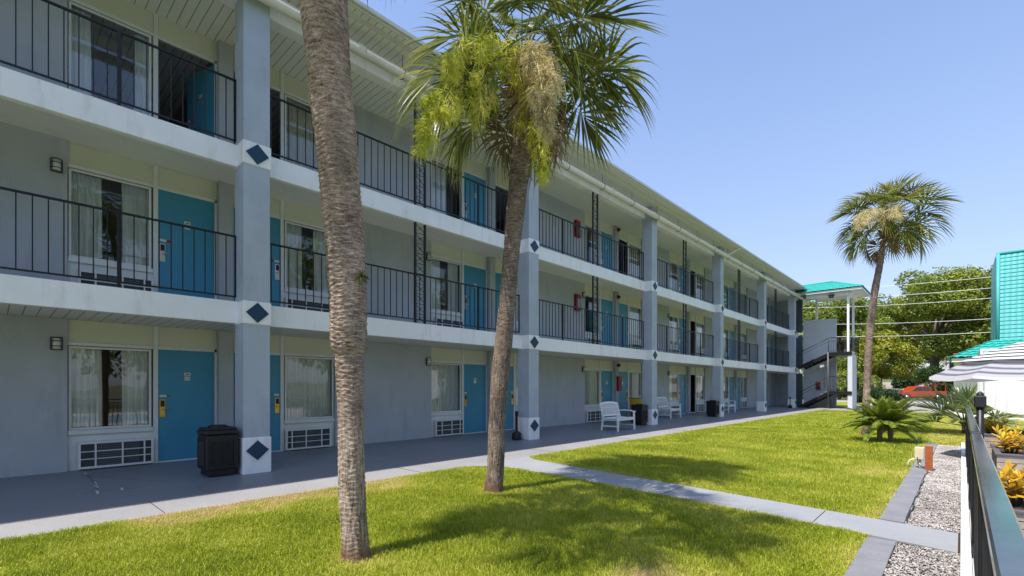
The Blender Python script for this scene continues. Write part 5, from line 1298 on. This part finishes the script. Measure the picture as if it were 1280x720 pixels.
def make_tree(name, base, H, Wd, mat, label, seed, n=14000, leaf=.16, trunk_h=.25, cat='tree', group=None, nclump=46, low=.22):
    r = random.Random(seed); t = thing(name, base, label, cat, group=group); cl = []
    for i in range(nclump):
        az = r.uniform(0, 6.28); hh = r.random(); zz = H*(low+(1-low)*.88*hh); env = math.sin(math.pi*(.16+.80*hh))**.7*(Wd/2)
        rr = env*math.sqrt(r.uniform(.1, 1)); cr2 = Wd*r.uniform(.085, .16); cl.append((math.cos(az)*rr, math.sin(az)*rr, zz, cr2))
    V, F, T = leaf_cloud(cl, n, leaf, seed); npmesh('crown', V, F, M[mat], T, parent=t)
    mb = MB(); tr = H*.028; topz = H*.55
    mb.tube([(0, 0, -.2), (r.uniform(-.2, .2), r.uniform(-.2, .2), H*trunk_h), (r.uniform(-.5, .5), r.uniform(-.5, .5), topz)], [tr*1.3, tr, tr*.4], M['treebark'], 10)
    for i in range(14):
        c = cl[i*nclump//14]; z0 = H*r.uniform(trunk_h*.8, .45); m = Vector((c[0]*.45, c[1]*.45, z0+(c[2]-z0)*.45)); mb.tube([(0, 0, z0*.9), m, (c[0], c[1], c[2])], [tr*.5, tr*.3, tr*.1], M['treebark'], 6)
    mb.build('trunk', t); return t
def tb(px, g):
    p = at(px, 484.5, g); return Vector((p.x, p.y, float(terrain(p.x, p.y))))
make_tree('oak_tree', tb(1168, 76), 17.5, 18, 'oak', 'largest broad green oak right of the far palm', 1, 32000, .21, low=.27)
make_tree('oak_tree', tb(1222, 84), 18.5, 17, 'oak', 'big green oak partly hidden by the steep turquoise roof', 2, 20000, .23)
make_tree('oak_tree', tb(1128, 88), 13.5, 13, 'olive', 'yellowish green tree just right of the far palm trunk', 3, 16000, .20, low=.36)
make_tree('oak_tree', tb(1098, 62), 8.6, 7.5, 'olive', 'small yellow green tree behind the far palm trunk', 4, 12000, .15, low=.34)
make_tree('oak_tree', tb(1056, 66), 14.2, 11.5, 'oak', 'dark green tree filling the view behind the stair landing', 5, 18000, .17)
make_tree('oak_tree', tb(1018, 72), 15, 11, 'oak', 'green tree behind the left side of the stair tower', 6, 14000, .19)
make_tree('oak_tree', tb(1078, 100), 15, 13, 'oak', 'darker distant tree left of the far palm', 7, 14000, .24)
make_tree('oak_tree', tb(1190, 120), 17, 20, 'oak', 'farthest tree seen low between the trunks of the oaks', 8, 14000, .32, low=.3)
make_tree('oak_tree', tb(1265, 70), 17, 14, 'oak', 'tree behind the restaurant building at the right edge', 9, 12000, .24)
make_tree('oak_tree', tb(1120, 135), 16, 22, 'oak', 'distant dark tree above the blue dumpster', 10, 14000, .34, low=.3)
make_tree('oak_tree', tb(1050, 125), 16, 20, 'olive', 'distant pale tree seen between the canopy posts', 14, 12000, .32, low=.08)
make_tree('oak_tree', tb(1240, 140), 17, 24, 'oak', 'distant tree far right beyond the oaks', 15, 12000, .34, low=.08)
# trees across the pool, out of the frame, that the room windows mirror
for i, (x, y, H) in enumerate(((31, 8, 15), (33, 23, 17), (31, 38, 16), (33, 53, 14), (36, -6, 18))):
    make_tree('oak_tree', Vector((x, y, 0)), H, H*.95, 'oak', '%s tree across the pool, outside the view' % ['low', 'tall', 'middle sized', 'far', 'near'][i], 20+i, 6000, .26, group='trees across the pool')
def hedge(name, a, b, w_, h_, mat, lab, seed, n=9000, leaf=.07):
    a = Vector(a); b = Vector(b); L_ = (b-a).length; m = int(L_/(w_*.4))+1; r = random.Random(seed)
    t = thing(name, a, lab, 'hedge')
    cl = [tuple((b-a)*(i/m)+Vector((0, 0, h_*r.uniform(.35, .62)))) + (h_*r.uniform(.42, .6),) for i in range(m+1)]
    V, F, T = leaf_cloud(cl, n, leaf, seed, .95); npmesh('foliage', V, F, M[mat], T, parent=t)
    mb = MB(); [mb.tube([(c[0], c[1], -.1), (c[0], c[1], h_*.6)], .04, M['treebark'], 6) for c in cl[::2]]; mb.build('stems', t)
hedge('hedge', tb(1068, 46), tb(1119, 50), 1.3, 1.25, 'hedgeleaf', 'clipped dark green hedge left of the orange truck', 30, 9000, .09)
hedge('hedge', tb(1124, 68), tb(1172, 72), 2.2, 2.0, 'hedgeleaf', 'dark shrubs on the bank behind the orange truck', 31, 9000, .14)
hedge('hedge', tb(1000, 60), tb(1085, 58), 3, 3.2, 'oak', 'tall loose hedge seen under the stair landing', 32, 12000, .14)
hedge('hedge', tb(1168, 62), tb(1230, 60), 2.2, 2.0, 'hedgeleaf', 'dark shrubs behind the fan palm shrub', 33, 7000, .13)
hedge('hedge', tb(1020, 92), tb(1085, 90), 4, 4.0, 'olive', 'pale shrubs beyond the parking lot left of the dumpster', 34, 9000, .2)
# ------------------------------------------------------------------ vehicles, dumpster
def vehicle(name, loc, rz, paintm, label, cat, prof, glassprof, L_, Wd, wheels, rack=False, lights=True):
    t = thing(name, loc, label, cat, rz); hw = Wd/2
    mb = MB(); n = len(prof); vs = []
    for y, k in ((-hw, 1), (-hw*.96, 1.0), (hw*.96, 1.0), (hw, 1)): pass
    ins = .07
    vs = [(x, -hw+ins*(z > .9)*1.6, z) for x, z in prof]+[(x, hw-ins*(z > .9)*1.6, z) for x, z in prof]
    fs = [tuple(range(n)), tuple(range(2*n-1, n-1, -1))]+[(i, i+n, (i+1) % n+n, (i+1) % n) for i in range(n)]
    mb.add(vs, fs, M[paintm]); mb.build('body', t, bevel=.03)
    for gp in glassprof:
        m = len(gp)
        for s in (-1, 1):
            mb = MB(); vs = [(x, s*(hw-ins*1.6+.006), z) for x, z in gp]; mb.add(vs, [tuple(range(m))], M['carglass']); mb.build('side_window', t)
    for x in wheels:
        for s in (-1, 1):
            mb = MB(); mb.tube([(x, s*(hw-.2), .36), (x, s*(hw+.02), .36)], .36, M['tyre'], 22); wv = mb.build('wheel', t)
            mb = MB(); mb.tube([(x, s*(hw+.021), .36), (x, s*(hw+.035), .36)], .21, M['chrome'], 16); mb.build('rim', wv)
    for s in (-1, 1):
        mb = MB(); mb.box(-L_/2-.02, -L_/2+.06, s*(hw-.32)-.14, s*(hw-.32)+.14, .68, .84, M['lampglass'], .02); mb.build('headlight', t)
        mb = MB(); mb.box(L_/2-.05, L_/2+.015, s*(hw-.16)-.07, s*(hw-.16)+.07, .7, .95, M['red'], .01); mb.build('tail_light', t)
    mb = MB(); mb.box(-L_/2-.09, -L_/2+.05, -hw+.03, hw-.03, .42, .58, M['acgrey'], .03); mb.box(L_/2-.05, L_/2+.09, -hw+.03, hw-.03, .42, .58, M['acgrey'], .03); mb.build('bumper', t)
    if rack:
        mb = MB()
        for s in (-1, 1):
            mb.bar((.25, s*(hw-.12), 1.86), (L_/2-.1, s*(hw-.12), 1.86), .05, .05, M['orange'])
            for x in (.35, 1.4, L_/2-.15): mb.bar((x, s*(hw-.12), .98), (x, s*(hw-.12), 1.86), .05, .05, M['orange'])
        for x in (.35, 1.4, L_/2-.15): mb.bar((x, -hw+.12, 1.86), (x, hw-.12, 1.86), .05, .05, M['orange'])
        mb.build('roof_rack', t)
    return t
truck = [(-2.6, .42), (-2.62, .80), (-2.5, .96), (-1.25, 1.04), (-.62, 1.56), (-.45, 1.60), (.72, 1.60), (.86, 1.50), (.92, 1.04), (2.58, 1.02), (2.6, .45), (2.25, .38), (1.2, .36), (-1.1, .36), (-2.1, .38)]
tg = [[(-1.12, 1.08), (-.62, 1.50), (-.06, 1.52), (-.04, 1.08)], [(.02, 1.08), (.02, 1.52), (.68, 1.52), (.80, 1.08)]]
lo = tb(1147, 57); lo.z = .0
vehicle('pickup_truck', lo, HEAD-R(6), 'orange', 'orange pickup truck with a pipe rack parked beyond the lawn', 'pickup truck', truck, tg, 5.2, 1.85, (-1.72, 1.62), rack=True)
sed = [(-2.2, .35), (-2.25, .68), (-1.2, .92), (-.6, 1.38), (.7, 1.42), (1.4, 1.0), (2.15, .95), (2.2, .4), (1.3, .3), (-1.3, .3)]
sg = [[(-1.0, .95), (-.55, 1.33), (0, 1.35), (0, .95)], [(.06, .95), (.06, 1.36), (.66, 1.36), (1.15, .98)]]
vehicle('parked_car', tb(1151, 92)+Vector((0, 0, .03)), HEAD+R(4), 'carred', 'red car parked up the bank under the oaks', 'car', sed, sg, 4.4, 1.75, (-1.35, 1.35))
vehicle('parked_car', tb(1126, 95)+Vector((0, 0, .03)), HEAD+R(14), 'carsilver', 'pale car parked up the bank left of the red car', 'car', sed, sg, 4.4, 1.75, (-1.35, 1.35))
dp = tb(1116, 76)+Vector((0, 0, .05))
t = thing('dumpster', dp, 'dark blue dumpster on the bank above the parking lot', 'dumpster', HEAD)
mb = MB(); mb.add([(-.75, -.5, .15), (.75, -.5, .15), (.85, -.65, 1.15), (-.85, -.65, 1.15), (-.75, .5, .15), (.75, .5, .15), (.85, .65, 1.3), (-.85, .65, 1.3)], [(0, 1, 2, 3), (5, 4, 7, 6), (0, 4, 5, 1), (1, 5, 6, 2), (0, 3, 7, 4), (3, 2, 6, 7)], M['blue_bin']); mb.box(-.9, .9, -.5, -.45, .6, .7, M['blue_bin']); mb.build('body', t)
mb = MB(); mb.add([(-.87, -.68, 1.16), (.87, -.68, 1.16), (.87, .67, 1.32), (-.87, .67, 1.32), (-.87, -.68, 1.20), (.87, -.68, 1.20), (.87, .67, 1.36), (-.87, .67, 1.36)], [(0, 3, 2, 1), (4, 5, 6, 7), (0, 1, 5, 4), (1, 2, 6, 5), (2, 3, 7, 6), (3, 0, 4, 7)], M['blackplastic']); mb.build('lid', t)
mb = MB(); [mb.box(x-.06, x+.06, y-.06, y+.06, 0, .16, M['tyre']) for x in (-.6, .6) for y in (-.35, .35)]; mb.build('wheels', t)
# power lines
for i, (l, r_) in enumerate(((363, 346), (375, 360), (385.5, 373), (406.5, 399.5), (422, 416.5))):
    a = at(1000, l+ (l-r_)*.15, 60); b = at(1290, r_-(l-r_)*.1, 42); d = b-a
    pts = []
    for k in range(-6, 31): t_ = k/24; p = a+d*t_; p.z += 1.0*(t_-.5)**2; pts.append(p)
    mb = MB(); mb.tube(pts, .02, M['cable'], 6, smooth=True); tag(mb.build('power_line'), 'thin power line, %s of the five crossing in front of the oaks' % ['topmost', 'second highest', 'middle one', 'second lowest', 'lowest'][i], 'power line', 'power lines in front of the trees')
